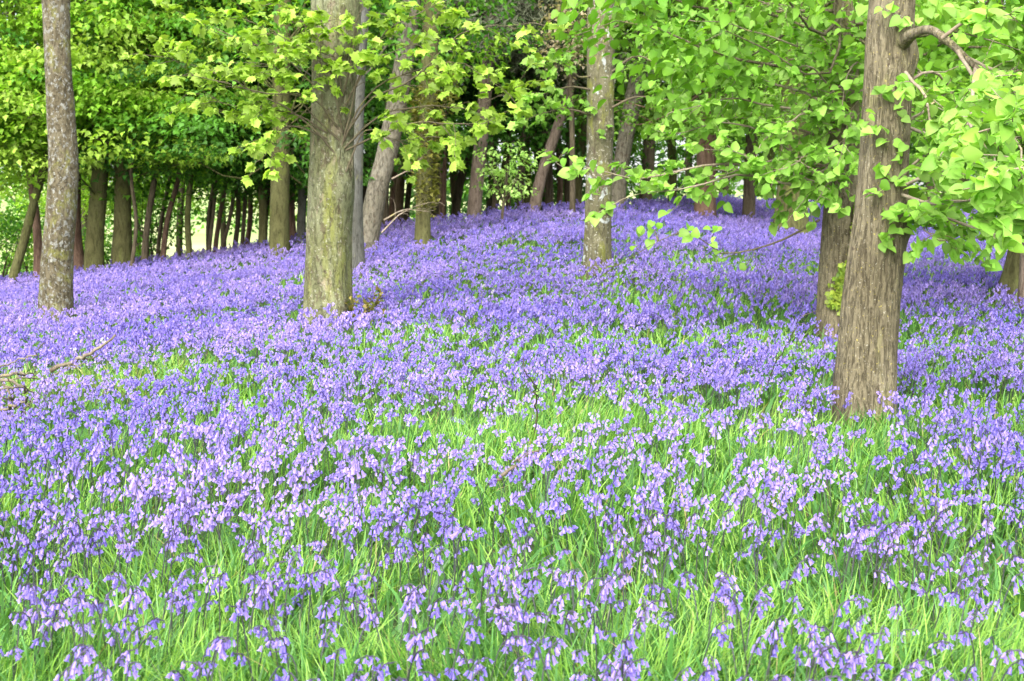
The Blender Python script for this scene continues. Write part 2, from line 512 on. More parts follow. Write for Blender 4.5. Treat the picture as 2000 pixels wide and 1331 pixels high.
# ------------------------------------------------------------------ palettes (leaf colour in the hand)
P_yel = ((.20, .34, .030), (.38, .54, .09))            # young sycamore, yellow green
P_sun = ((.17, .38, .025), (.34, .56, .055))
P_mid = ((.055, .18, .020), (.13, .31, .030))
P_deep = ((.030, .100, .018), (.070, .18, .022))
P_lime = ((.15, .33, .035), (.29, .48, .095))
P_limed = ((.085, .22, .020), (.18, .34, .034))
P_pale = ((.28, .52, .10), (.46, .66, .20))
P_oliv = ((.13, .14, .03), (.25, .24, .05))
P_pine = ((.085, .10, .06), (.15, .165, .105))
P_beig = ((.36, .30, .19), (.50, .43, .31))


def crown(lb, tb, axis, zlo, zhi, rad, ns, nl, size, pal, t=SMALL, branch=True, flat=1.0, sr=(.35, .8), side=None, pal2=None, top=.5, thick=.14, show=0.0, ymin=-99):
    """layered sprays about a trunk; axis(z) gives the bole's centre"""
    for i in range(ns):
        f = (i + rng.random()) / ns
        z = zlo + (zhi - zlo) * f
        a = rng.random() * 2 * PI if side is None else side[0] + (rng.random() - .5) * side[1]
        rr = rad * (1 - top * f) * (.25 + .8 * math.sqrt(rng.random()))
        c0 = axis(z)
        d = np.array([math.cos(a), math.sin(a), 0])
        c = c0 + d * rr + np.array([0, 0, .1 * rng.standard_normal()])
        s = sr[0] + (sr[1] - sr[0]) * rng.random()
        if c[1] - s < ymin or (show and d[1] < 0 and abs(c[0] - c0[0]) < s + .1 and rng.random() < show):
            continue
        p = pal if pal2 is None or rng.random() < .5 else pal2
        spray(lb, c, s, int(nl * (s / sr[1]) ** 1.5) + 4, size, t, p, d * .4, thick=thick)
        if branch and rng.random() < .3:
            m = (c0 + np.array([0, 0, -.28 * rr]) * flat) * .5 + c * .5 + np.array([0, 0, .10 * rr])
            m = m + .14 * rr * rng.standard_normal(3)
            tube(tb, smooth_path([axis(max(z - (.15 + .5 * rng.random()) * rr * flat, zlo + .9 * rng.random())), m, c, c + d * s * .6 - np.array([0, 0, .12])], 8), np.linspace(.007 + .006 * rr, .003, 8), 5, (1, 1, 1))


def axis_of(P):
    P = np.asarray(P)
    o = np.argsort(P[:, 2])
    zz = P[o, 2]
    return lambda z: np.array([np.interp(z, zz, P[o, 0]), np.interp(z, zz, P[o, 1]), z])


def bole(u, v, pts, widths, ztop, rtop=.5, off=.2, Y=None):
    """trunk axis from the photo: pts = [(u, v)...] above the foot, widths in photo px; returns path, radii, foot"""
    foot = hit(u, v, off) if Y is None else None
    if Y is not None:
        q = at(u, v, Y); foot = np.array([q[0], q[1], float(H(q[0], q[1]))])
    Yd = foot[1]
    k = Yd / F
    P = [foot - np.array([0, 0, .25]), foot]
    R = [widths[0] * k / 2] * 2
    for (pu, pv), w in zip(pts, widths[1:]):
        q = at(pu, pv, Yd)
        if q[2] > P[-1][2] + .05:
            P.append(q); R.append(w * k / 2)
    d = P[-1] - P[-2]; d = d / max(d[2], .2)
    if ztop > P[-1][2] + .3:
        e = P[-1] + d * (ztop - P[-1][2]) * .8; e[2] = ztop
        P.append(e); R.append(R[-1] * rtop)
    TREE_FEET.append((foot[0], foot[1], R[0]))
    return np.array(P), np.array(R), foot


def tree(name, label, u, v, pts, widths, bark, ztop=8.0, group=None, nseg=26, step=.1, flare=.3, rough=.05, seed=1, Y=None, knots=(), leafy=None, leafmat=None, rtop=.55, cat='tree', ridge=0.0):
    """Empty at the foot > trunk (with its minor limbs), crown; leafy(lb, tb, path, root) grows the foliage"""
    P, R, foot = bole(u, v, pts, widths, ztop, rtop, Y=Y)
    root = thing(name, foot, label, cat, group)
    tb, lb = MB(), MB()
    trunk(tb, P, R, nseg, step, flare, rough, seed, knots, ridge)
    if leafy is not None:
        leafy(lb, tb, P, root, foot)
    tb.build('trunk', bark, root, foot)
    if lb.n:
        lb.build('crown', leafmat or M_leaf, root, foot)
    return root, P, foot


def limb(root, foot, mb, mat, name='branch'):
    return mb.build(name, mat, root, foot)


# ================================================================== the nearer trees
# --- lichen-spotted trunk at the left
def f_left(lb, tb, P, root, foot):
    ax = axis_of(P)
    crown(lb, tb, ax, foot[2] + 7, foot[2] + 9.3, 1.7, 12, 60, .10, P_sun, MAPLE)


tree('lichen_tree', 'slim grey-brown trunk speckled with pale lichen, standing nearest the left edge of the bluebells', 109, 612,
     [(112, 500), (120, 400), (124, 330), (119, 230), (113, 120), (110, 0)], [64, 59, 58, 58, 53, 50, 53], B_lichen, 9.5, seed=3, leafy=f_left, flare=.22, rough=.06, nseg=36, step=.06)


# --- the big mossy sycamore
def f_big(lb, tb, P, root, foot):
    Y = foot[1]
    ax = axis_of(P)
    crown(lb, tb, ax, foot[2] + 7.2, foot[2] + 10, 2.0, 12, 60, .10, P_yel, MAPLE)
    K = at(664, 268, Y - .17)
    K2 = at(672, 330, Y - .15)
    # stubs fused to the right face of the bole, where the thin boughs break out
    for q in ([(674, 360), (676, 300), (664, 245), (668, 205)], [(684, 345), (684, 300), (676, 262), (690, 235)], [(672, 330), (664, 290), (652, 262), (640, 250)]):
        mb = MB()
        tube(mb, smooth_path([at(a, b, Y + dy) for (a, b), dy in zip(q, (-.10, -.135, -.165, -.2))], 14), np.linspace(.035, .014, 14), 8, (1, 1, 1))
        limb(root, foot, mb, B_moss)
    L1 = [([(664, 255), (600, 205), (540, 130), (470, 120)], -.5), ([(662, 262), (610, 195), (520, 185), (420, 165), (335, 120)], -.9),
          ([(660, 262), (600, 210), (500, 165), (390, 125), (305, 115)], -.55), ([(668, 215), (640, 130), (560, 75), (470, 40)], -.7), ([(668, 215), (655, 120), (600, 60), (545, 10)], -.3),
          ([(668, 215), (690, 110), (700, 40), (740, -40)], -.4), ([(672, 250), (720, 165), (790, 135), (880, 120), (985, 175)], -.6),
          ([(674, 235), (730, 170), (800, 150), (900, 60), (1035, 45)], -.9), ([(672, 262), (740, 210), (830, 195), (930, 205), (1015, 150)], -.4),
          ([(676, 265), (740, 245), (800, 230), (880, 235), (945, 240)], -.7), ([(676, 285), (720, 225), (760, 262), (830, 270)], -.35), ([(668, 240), (720, 100), (800, 70), (870, 10)], -.5),
          ([(670, 215), (650, 150), (620, 100), (640, 40)], -.75), ([(650, 262), (560, 240), (530, 270), (520, 300)], -.4), ([(672, 215), (760, 60), (830, 20), (930, -40)], -.3),
          ([(660, 262), (570, 215), (450, 200), (365, 175)], -.2), ([(664, 255), (560, 120), (420, 60), (350, 20)], .2)]
    for pts, dz in L1:
        m = MB()
        n = len(pts)
        j0 = rng.uniform(-25, 55); pts = [(pu, pv + j0 * (1 - i / (n - 1)) ** 1.5) for i, (pu, pv) in enumerate(pts)]
        Pth = [at(pu, pv, Y - .19 + (dz - .0) * i / (n - 1)) for i, (pu, pv) in enumerate(pts)]
        bough(m, lb, Pth, .011, P_yel, MAPLE, .10, twigs=11, tl=.50, nl=14, tipn=6, bare=.28, droop=.15, flat=.8, clust=True)
        limb(root, foot, m, B_twig)
    # young shoots at the foot
    n = 46
    a = rng.random(n) * 2 * PI
    c = at(703, 618, Y - .12)
    pos = c[None] + np.stack([np.cos(a) * .10 * rng.random(n), np.sin(a) * .08, rng.random(n) * .20 - .08], 1)


tree('big_mossy_tree', 'thickest trunk, smooth bark streaked with yellow-green moss, thin leafy branches bursting from its side', 638, 628,
     [(641, 520), (645, 400), (648, 300), (651, 200), (655, 80), (657, 0)], [93, 88, 86, 84, 84, 92, 98], B_moss, 10.0, seed=5, nseg=72, step=.04, flare=.34, rough=.035, leafy=f_big,
     knots=[(1.75, -.9, .05, .22), (1.0, -1.9, .02, .1), (.6, -.8, .03, .15)])


# --- thin grey trunk just behind the big one
def f_thin(lb, tb, P, root, foot):
    crown(lb, tb, axis_of(P), foot[2] + 6.5, foot[2] + 9, 1.6, 10, 60, .10, P_sun, MAPLE)


tree('grey_tree', 'slim pale grey trunk half hidden behind the right edge of the thickest mossy trunk', 692, 528,
     [(690, 450), (691, 350), (694, 220), (700, 100), (708, 0)], [46, 40, 36, 34, 34, 33], B_grey, 9.5, seed=2, leafy=f_thin, nseg=26)


# --- ridged lime at the right
def f_right(lb, tb, P, root, foot):
    Y = foot[1]
    crown(lb, tb, axis_of(P), foot[2] + 7, foot[2] + 9, 1.6, 12, 50, .10, P_lime, LIME)
    m = MB()
    main = [at(1757, 84, Y - .08), at(1785, 66, Y - .25), at(1815, 58, Y - .38), at(1850, 80, Y - .5), at(1885, 112, Y - .62), at(1925, 150, Y - .75), at(1990, 200, Y - .9), at(2060, 250, Y - 1.0)]
    C = smooth_path(main, 26)
    tube(m, C, np.interp(np.linspace(0, 1, 26), [0, .15, .5, 1], [.058, .026, .018, .008]), 10, (1, 1, 1))
    limb(root, foot, m, B_ridge)
    W = (.1, -.25, .15)
    B = [([(1840, 75), (1890, 40), (1950, 30), (2010, 15)], -.6, -.9), ([(1870, 100), (1900, 160), (1890, 240), (1840, 300)], -.6, -1.1), ([(1885, 112), (1960, 140), (2030, 130)], -.6, -.7),
         ([(1920, 148), (1960, 210), (1990, 300), (2040, 380)], -.8, -1.9), ([(1905, 135), (1900, 230), (1930, 330), (1960, 420)], -.7, -2.3), ([(1950, 175), (2010, 230), (2080, 250)], -.8, -1.5),
         ([(1768, 372), (1800, 300), (1850, 240), (1900, 210)], -.15, -.7), ([(1768, 372), (1810, 345), (1870, 330), (1950, 300)], -.15, -1.4), ([(1768, 375), (1820, 400), (1890, 390), (1970, 370)], -.15, -1.7),
         ([(1768, 378), (1830, 420), (1900, 440), (1960, 465), (2020, 490)], -.15, -1.3), ([(1768, 375), (1800, 410), (1850, 430), (1900, 480)], -.1, -.4), ([(1770, 260), (1810, 210), (1850, 180), (1900, 170)], -.1, .3),
         ([(1768, 372), (1790, 420), (1810, 450), (1830, 470)], -.1, -.5), ([(1772, 180), (1820, 140), (1880, 190), (1960, 250)], 0, .6), ([(1772, 240), (1840, 270), (1900, 280), (1990, 300)], .1, .5),
         ([(2080, 300), (2030, 320), (1980, 330), (1930, 350)], -2.3, -2.5), ([(2090, 380), (2040, 400), (1980, 405), (1920, 420)], -2.2, -2.4), ([(2090, 200), (2030, 230), (1980, 240), (1930, 250)], -2.0, -2.2),
         ([(1772, 120), (1800, 180), (1830, 260), (1850, 330)], -.1, -.9)]
    for k, (pts, d0, d1) in enumerate(B):
        m = MB(); n = len(pts)
        if pts[0][0] < 1780:
            pts = [(pts[0][0] - 24, pts[0][1])] + pts[1:]; d0 = 0.0
        Pth = [at(pu, pv, Y + d0 + (d1 - d0) * i / (n - 1)) for i, (pu, pv) in enumerate(pts)]
        bough(m, lb, Pth, .012, P_lime, LIME, .072, twigs=9, tl=.28, nl=10, tipn=4, bare=.2, droop=-.1, flat=.9, wind=W)
        limb(root, foot, m, B_paletwig)
    for (eu, ev) in [(1738, 12), (1765, 40), (1722, 178), (1752, 168), (1706, 248), (1735, 268), (1728, 328), (1762, 352), (1748, 300), (1708, 374), (1735, 422), (1756, 442), (1733, 470), (1690, 236), (1765, 225)]:
        c = at(eu, ev, Y - .17); n = 4 + int(rng.integers(0, 4))
        a = rng.random(n) * PI + PI
        h = np.stack([np.cos(a), np.sin(a) * .7, -.7 + .7 * rng.random(n)], 1)
        lb.scatter(LIME, c[None] + .025 * rng.standard_normal((n, 3)), frames(h, np.array([[0, -.5, .8]]) + .5 * rng.standard_normal((n, 3))), .062 * (.6 + .6 * rng.random(n)), leaf_cols(n, *P_lime))


tree('ridged_lime_tree', 'large grey-brown trunk with ridged bark and yellow lichen specks, nearest the camera on the right', 1688, 784,
     [(1694, 690), (1701, 600), (1712, 500), (1722, 400), (1727, 300), (1732, 200), (1737, 90), (1742, 0)], [118, 111, 108, 104, 96, 91, 90, 88, 84], B_ridge, 9.3, seed=4, nseg=150, step=.03, flare=.48, rough=.045, ridge=.007,
     leafy=f_right, knots=[(2.43, 0.0, .035, .09), (2.0, -1.2, .02, .07), (1.45, -.3, .03, .07)])


# --- lime with low leafy boughs behind it
def f_lime2(lb, tb, P, root, foot):
    Y = foot[1]
    ax = axis_of(P)
    crown(lb, tb, ax, foot[2] + 2.3, foot[2] + 3.6, 1.9, 60, 90, .09, P_limed, LIME, sr=(.35, .75), top=.0, pal2=P_lime)
    W = (-.35, -.15, .05)
    S = (1640, 300)
    ends = [((1620, 330), (1400, 320), (1240, 345), (1115, 320), -1.0), ((1620, 360), (1450, 340), (1330, 370), (1215, 385), -1.1), ((1630, 250), (1480, 200), (1400, 190), (1330, 210), -.6),
            ((1620, 340), (1420, 330), (1330, 330), (1260, 345), -.2), ((1630, 220), (1500, 160), (1400, 120), (1330, 130), -.5), ((1640, 150), (1530, 80), (1440, 50), (1360, 40), -.3),
            ((1620, 350), (1520, 330), (1440, 300), (1380, 290), -.9), ((1625, 340), (1530, 310), (1450, 330), (1370, 350), -.5),
            ((1640, 330), (1620, 350), (1610, 370), (1600, 390), -.7), ((1635, 250), (1580, 220), (1540, 240), (1490, 270), -1.0),
            ((1640, 200), (1600, 150), (1570, 130), (1520, 150), -.8), ((1640, 120), (1600, 60), (1560, 30), (1500, 10), -.6), ((1640, 80), (1640, 30), (1620, 0), (1590, -40), -.5),
            ((1640, 280), (1600, 300), (1570, 310), (1530, 330), -.9), ((1640, 240), (1660, 220), (1650, 260), (1640, 300), -.8), ((1650, 150), (1670, 120), (1650, 160), (1640, 200), -.7),
            ((1625, 320), (1500, 270), (1420, 240), (1330, 260), -.1), ((1630, 290), (1500, 240), (1420, 230), (1350, 260), .4), ((1650, 280), (1760, 260), (1820, 250), (1880, 260), .6),
            ((1650, 200), (1760, 160), (1830, 120), (1900, 100), .8), ((1650, 320), (1760, 330), (1820, 330), (1860, 350), .5), ((1640, 100), (1480, 0), (1400, -30), (1340, -40), .2), ((1640, 140), (1520, 120), (1450, 140), (1370, 100), .5)]
    limbs = []
    for (a, b, c, d, dz) in ends:
        m = MB(); limbs.append(m)
        Pth = [at(*S, Y), at(*a, Y + .15 * dz - .05), at(*b, Y + .5 * dz), at(*c, Y + .8 * dz), at(*d, Y + dz)]
        bough(m, lb, Pth, .018, P_lime, LIME, .082, twigs=11, tl=.46, nl=9, tipn=4, bare=.12, droop=0, flat=1.0, wind=W)
        limb(root, foot, m, B_paletwig)
    # the low thin branch that dips to the flowers
    m = MB()
    Pth = [at(1600, 430, Y - .1), at(1500, 480, Y - .5), at(1400, 490, Y - .8), at(1330, 455, Y - 1.0), at(1290, 470, Y - 1.1), at(1218, 512, Y - 1.2)]
    bough(m, lb, Pth, .011, P_lime, LIME, .08, twigs=6, tl=.30, nl=1, tipn=0, bare=.3, droop=.1, flat=.8, wind=W)
    limbs.append(m)
    allv = np.concatenate([np.concatenate(q.V) for q in limbs])
    for (eu, ev) in [(1270, 440), (1285, 460), (1350, 455), (1395, 455), (1110, 300), (1125, 310), (1135, 330), (1160, 355)]:
        c = at(eu, ev, Y - 1.05); n = 4
        near = allv[np.argmin(((allv - c) ** 2).sum(1))].astype(float)      # a thin stalk back to the nearest twig
        tube(m, smooth_path([near, near * .5 + c * .5 + np.array([0, 0, .03]), c], 6), np.linspace(.005, .002, 6), 4, (1, 1, 1))
        h = rng.standard_normal((n, 3)) * .6 + np.array([[-.3, -.2, -.4]])
        lb.scatter(LIME, c[None] + .05 * rng.standard_normal((n, 3)), frames(h, np.array([[0, -.5, .8]]) + .4 * rng.standard_normal((n, 3))), .082 * (.6 + .5 * rng.random(n)), leaf_cols(n, *P_lime))
    limb(root, foot, m, B_twig)


tree('leafy_lime_tree', 'lime trunk with a climbing strip of ivy, under low bright boughs, behind the ridged trunk', 1634, 642,
     [(1636, 560), (1640, 450), (1646, 330), (1650, 200), (1652, 60)], [78, 73, 68, 62, 56, 50], B_ridge, 7.5, seed=6, leafy=f_lime2, nseg=110, step=.05, flare=.2, rough=.04, ridge=.006)
LIMEY = TREE_FEET[-1][1]


# --- blotchy trunk in the middle right
def f_mid(lb, tb, P, root, foot):
    Y = foot[1]
    ax = axis_of(P)
    crown(lb, tb, ax, foot[2] + 7, foot[2] + 9.5, 2.0, 12, 60, .10, P_sun, MAPLE)
    for (pts, dz) in [([(1152, 175), (1110, 170), (1060, 185), (1030, 190)], -.4), ([(1196, 140), (1240, 110), (1290, 130), (1340, 140)], -.3), ([(1152, 225), (1120, 215), (1090, 215), (1050, 225)], -.5),
                      ([(1196, 210), (1240, 190), (1280, 190), (1330, 200)], -.2), ([(1152, 150), (1130, 150), (1110, 130), (1080, 115)], -.3), ([(1185, 60), (1240, 40), (1290, 60), (1330, 30)], .3)]:
        m = MB(); n = len(pts)
        bough(m, lb, [at(pu, pv, Y - .1 + dz * i / (n - 1)) for i, (pu, pv) in enumerate(pts)], .016, P_lime, MAPLE, .115, twigs=7, tl=.45, nl=10, tipn=5, bare=.45, flat=.8, clust=True)
        limb(root, foot, m, B_twig)
    for (eu, ev) in [(1185, 408), (1175, 260), (1150, 210)]:
        c = at(eu, ev, Y - .2); n = 6
        h = rng.standard_normal((n, 3)) * .5 + np.array([[0, -.4, -.3]])
        lb.scatter(MAPLE, c[None] + .05 * rng.standard_normal((n, 3)), frames(h, np.array([[0, -.5, .8]]) + .4 * rng.standard_normal((n, 3))), .11 * (.6 + .5 * rng.random(n)), leaf_cols(n, *P_lime))


tree('blotched_tree', 'straight trunk blotched with grey lichen discs and dark knots, alone right of centre', 1166, 519,
     [(1168, 440), (1170, 360), (1172, 250), (1173, 130), (1175, 0)], [56, 52, 50, 52, 54, 56], B_blotch, 9.8, seed=7, leafy=f_mid, nseg=40, step=.07, flare=.14, rough=.04,
     knots=[(.65, -1.5, .05, .09), (2.15, -.9, .05, .1)])


# --- leaning dark trunk right behind it
def f_lean6(lb, tb, P, root, foot):
    crown(lb, tb, axis_of(P), foot[2] + 3.0, foot[2] + 7, 2.6, 90, 140, .11, P_limed, SMALL, pal2=P_lime)


tree('dark_leaning_tree', 'dark trunk leaning right, close behind the blotched trunk, vanishing into leaves', 1206, 412, [(1211, 340), (1222, 270), (1236, 200), (1262, 80)], [27, 30, 33, 36, 34], B_scaly, 9, seed=3, leafy=f_lean6)


# --- scaly leaning trunk right of the thickest one
def f_lean7(lb, tb, P, root, foot):
    crown(lb, tb, axis_of(P), foot[2] + 3.4, foot[2] + 7, 2.4, 70, 130, .11, P_mid, SMALL, pal2=P_sun)
    m = MB()
    for pts in [[(745, 455), (780, 420), (820, 400), (850, 395)], [(750, 430), (790, 410), (840, 415)], [(765, 350), (800, 330), (830, 300)]]:
        bough(m, MB(), [at(a, b, foot[1] - .3) for a, b in pts], .016, P_mid, SMALL, .1, twigs=6, tl=.5, nl=1, tipn=1)
    limb(root, foot, m, B_paletwig)


tree('scaly_leaning_tree', 'scaly brown trunk leaning right with bare pale twigs low down, right of the thickest trunk', 718, 487,
     [(724, 440), (738, 370), (756, 300), (772, 220), (795, 80), (805, 0)], [36, 40, 42, 42, 40, 38, 36], B_scaly, 9, seed=8, leafy=f_lean7, nseg=28)


# --- trunk wrapped in twiggy growth
def f_fuzzy(lb, tb, P, root, foot):
    ax = axis_of(P)
    crown(lb, tb, ax, foot[2] + 4.6, foot[2] + 8.5, 2.0, 26, 70, .11, P_sun, SMALL)
    Y = foot[1]
    m, g = MB(), MB()
    for (cu, cv, w, n) in [(832, 222, 60, 260), (835, 262, 50, 240), (833, 300, 45, 240), (832, 340, 42, 200), (834, 372, 36, 170), (834, 395, 34, 110), (850, 190, 80, 220), (860, 150, 70, 160)]:
        c = at(cu, cv, Y); k = Y / F
        a = rng.random(n) * 2 * PI; r = w * k * .55 * (.5 + .5 * rng.random(n))
        pos = c[None] + np.stack([np.cos(a) * r, np.sin(a) * r, rng.standard_normal(n) * 12 * k], 1)
        h = np.stack([np.cos(a), np.sin(a), rng.standard_normal(n) * .6 + .2], 1)
        g.scatter(SMALL, pos, frames(h, np.array([[0, 0, 1.0]]) + .5 * rng.standard_normal((n, 3))), .09 * (.5 + .7 * rng.random(n)), leaf_cols(n, *P_oliv))
        for j in range(16):
            aa = rng.random() * 2 * PI
            e = c + np.array([math.cos(aa) * w * k * .8, math.sin(aa) * w * k * .8, (rng.random() - .3) * 30 * k])
            tube(m, smooth_path([c, c * .5 + e * .5 + [0, 0, -.04], e], 5), np.linspace(.007, .002, 5), 4, (1, 1, 1))
    s = g.build('epicormic_foliage', M_leaf, root, foot)
    m.build('shoot', B_twig, s, foot)


tree('shaggy_tree', 'trunk wrapped in shaggy olive-brown twig growth, left of the two pinkish pines', 826, 474,
     [(827, 420), (829, 360), (833, 260), (838, 150), (842, 40)], [31, 29, 30, 31, 32, 32], B_green, 9, seed=9, leafy=f_fuzzy, nseg=28)


# --- two pinkish pines
def f_pine(lb, tb, P, root, foot):
    crown(lb, tb, axis_of(P), foot[2] + 3.1, foot[2] + 6.5, 2.2, 60, 260, .17, P_pine, NEEDLE, sr=(.4, .8), thick=.22, show=.8)


tree('straight_pine', 'nearly straight smooth pinkish pine trunk on the crest left of the small sapling', 925, 420,
     [(932, 350), (940, 270), (948, 180), (958, 60)], [28, 27, 27, 26, 25], B_pine, 8, seed=2, leafy=f_pine, leafmat=M_dull, rough=.025, flare=.12)
tree('leaning_pine', 'strongly leaning pinkish pine trunk on the crest right of the small sapling', 1042, 406,
     [(1056, 350), (1075, 290), (1094, 235), (1128, 120)], [24, 23, 22, 21, 20], B_pine, 8, seed=5, leafy=f_pine, leafmat=M_dull, rough=.03, flare=.12)


# --- sapling
def f_sap(lb, tb, P, root, foot):
    Y = foot[1]
    for (su, sv, r, n) in [(985, 372, .30, 60), (1000, 345, .34, 75), (960, 330, .24, 55), (1020, 318, .26, 55), (990, 300, .30, 60), (945, 300, .16, 26), (1035, 300, .16, 26), (1000, 280, .18, 30), (1015, 368, .3, 55), (950, 360, .2, 30), (985, 330, .3, 55)]:
        c = at(su, sv, Y + rng.standard_normal() * .2)
        spray(lb, c, r * 1.0, int(n * .95), .085, SMALL, P_pale, thick=.06)
        b = at(985, 395, Y)
        tube(tb, smooth_path([b, b * .5 + c * .5 + [0, 0, -.03], c], 6), np.linspace(.012, .004, 6), 4, (1, 1, 1))


tree('sapling', 'thin dark sapling with a small pale green crown, alone among the bluebells in mid slope', 980, 444, [(981, 420), (986, 380), (990, 330)], [6, 6, 5, 3], B_dark, .1, seed=1, leafy=f_sap, nseg=8, flare=.1, rough=.02)


# --- dark leafy maple on the crest left of the big trunk
def f_dk(lb, tb, P, root, foot):
    crown(lb, tb, axis_of(P), foot[2] + 1.65, foot[2] + 5.2, 2.6, 120, 170, .105, P_mid, SMALL, pal2=P_deep, sr=(.4, .9), top=.1, show=.9, thick=.07)


tree('dark_leafed_tree', 'stout flared trunk under deep green leaves, on the crest left of the thickest trunk', 546, 497,
     [(546, 450), (547, 380), (549, 280), (550, 150), (552, 20)], [42, 38, 36, 35, 35, 34], B_green, 8.5, seed=4, leafy=f_dk, flare=.3)


# --- the two bright maples at the left
def f_br(lb, tb, P, root, foot):
    ax = axis_of(P)
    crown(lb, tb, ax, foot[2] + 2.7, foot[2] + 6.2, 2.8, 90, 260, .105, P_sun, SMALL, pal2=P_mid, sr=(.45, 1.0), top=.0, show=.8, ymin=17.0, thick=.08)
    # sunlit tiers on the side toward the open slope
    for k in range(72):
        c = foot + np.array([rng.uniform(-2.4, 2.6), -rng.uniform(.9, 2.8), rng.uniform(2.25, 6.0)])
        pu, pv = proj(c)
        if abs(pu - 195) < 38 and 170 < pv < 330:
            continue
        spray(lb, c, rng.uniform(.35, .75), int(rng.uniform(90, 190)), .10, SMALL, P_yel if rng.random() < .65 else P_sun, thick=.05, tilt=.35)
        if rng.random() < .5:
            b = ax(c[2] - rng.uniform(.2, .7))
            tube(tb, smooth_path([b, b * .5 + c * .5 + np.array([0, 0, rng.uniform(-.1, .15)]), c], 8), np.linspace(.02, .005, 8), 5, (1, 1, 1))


tree('forked_maple', 'moss-green maple trunk with bright layered leaves, just right of the lichen-speckled trunk', 183, 532,
     [(186, 450), (193, 370), (198, 280), (197, 190), (194, 60)], [37, 34, 33, 30, 27, 25], B_green, 8, seed=6, leafy=f_br)
tree('bright_maple', 'second moss-green maple trunk from the lichen-speckled trunk, under bright layered leaves', 238, 522,
     [(240, 450), (240, 370), (238, 270), (236, 160)], [37, 34, 32, 26, 22], B_green, 8, seed=8, leafy=f_br)


# --- trees seen under the lime boughs
def f_under(lb, tb, P, root, foot):
    crown(lb, tb, axis_of(P), foot[2] + 2.0, foot[2] + 6.5, 2.8, 120, 150, .105, P_lime, SMALL, pal2=P_limed, sr=(.4, .8), top=.2)


tree('stout_tree', 'short stout brown trunk seen beneath the low lime boughs, left of the ivy-clad trunk', 1546, 460, [(1546, 420), (1548, 360), (1550, 250), (1552, 100)], [68, 60, 56, 54, 50], B_green, 9, seed=3, leafy=f_under, flare=.25)
tree('slim_tree', 'slim dark trunk seen beneath the lime boughs, second left of the ivy-clad trunk', 1462, 428, [(1464, 380), (1466, 330), (1470, 200)], [26, 24, 23, 22], B_dark, 9, seed=4, leafy=f_under)
tree('brown_tree', 'wide reddish-brown trunk half hidden by the lime boughs, third left of the ivy-clad trunk', 1377, 428, [(1378, 380), (1380, 320), (1384, 200)], [44, 40, 38, 36], B_red, 9, seed=5, leafy=f_under)


# --- pair at the right edge
def f_edge(lb, tb, P, root, foot):
    crown(lb, tb, axis_of(P), foot[2] + 2.0, foot[2] + 5.5, 2.4, 120, 140, .10, P_limed, SMALL, pal2=P_lime, sr=(.35, .7), top=.1)


tree('mossy_footed_tree', 'dark trunk with a mossy buttressed foot at the right edge under lime leaves', 1972, 572, [(1985, 520), (1996, 450), (2004, 350), (2010, 150)], [60, 40, 37, 36, 34], B_green, 8, seed=7, leafy=f_edge, flare=.5)
tree('pale_edge_tree', 'pale pinkish-grey trunk cut by the right edge of the picture', 2010, 598, [(2012, 540), (2016, 450), (2024, 300), (2036, 100)], [44, 40, 38, 37, 34], B_pine, 8, seed=2, leafy=f_edge, flare=.2)


# ================================================================== trees of the crest and beyond
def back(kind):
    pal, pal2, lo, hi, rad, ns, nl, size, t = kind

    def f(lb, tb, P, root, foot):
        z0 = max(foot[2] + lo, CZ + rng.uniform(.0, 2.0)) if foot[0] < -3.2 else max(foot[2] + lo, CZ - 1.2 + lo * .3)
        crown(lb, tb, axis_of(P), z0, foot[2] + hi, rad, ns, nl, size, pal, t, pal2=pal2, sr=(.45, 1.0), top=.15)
    return f


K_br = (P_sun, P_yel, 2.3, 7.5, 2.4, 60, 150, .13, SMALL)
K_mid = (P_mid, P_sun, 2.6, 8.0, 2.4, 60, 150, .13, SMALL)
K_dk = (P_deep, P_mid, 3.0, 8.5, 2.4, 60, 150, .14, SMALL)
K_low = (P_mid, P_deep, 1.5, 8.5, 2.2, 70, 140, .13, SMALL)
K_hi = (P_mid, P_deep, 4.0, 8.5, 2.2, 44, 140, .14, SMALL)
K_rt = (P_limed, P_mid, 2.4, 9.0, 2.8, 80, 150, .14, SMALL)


def bt(u, v, Y, w, du, bark, kind, label, group=None, name='woodland_tree', seed=1):
    """a trunk on or behind the crest: foot at photo column u, width w px, leaning du px by the frame's upper part"""
    e = np.random.default_rng(int(u * 7 + Y * 13) % 9999)
    du = du + e.normal(0, 16 if u < 560 else 10); w = w * e.uniform(.65, 1.3); j = e.normal(0, 5, 2); u = u + (e.normal(0, 7) if group else 0)
    tree(name, label, u, v, [(u + du * .25 + j[0], v - 70), (u + du * .6 + j[1], v - 160), (u + du, v - 280)], [w * 1.1, w, w * .95, w * .9], bark, 10.5, group, nseg=14, step=.25, flare=.25, rough=.05, seed=seed, Y=Y, leafy=back(kind))


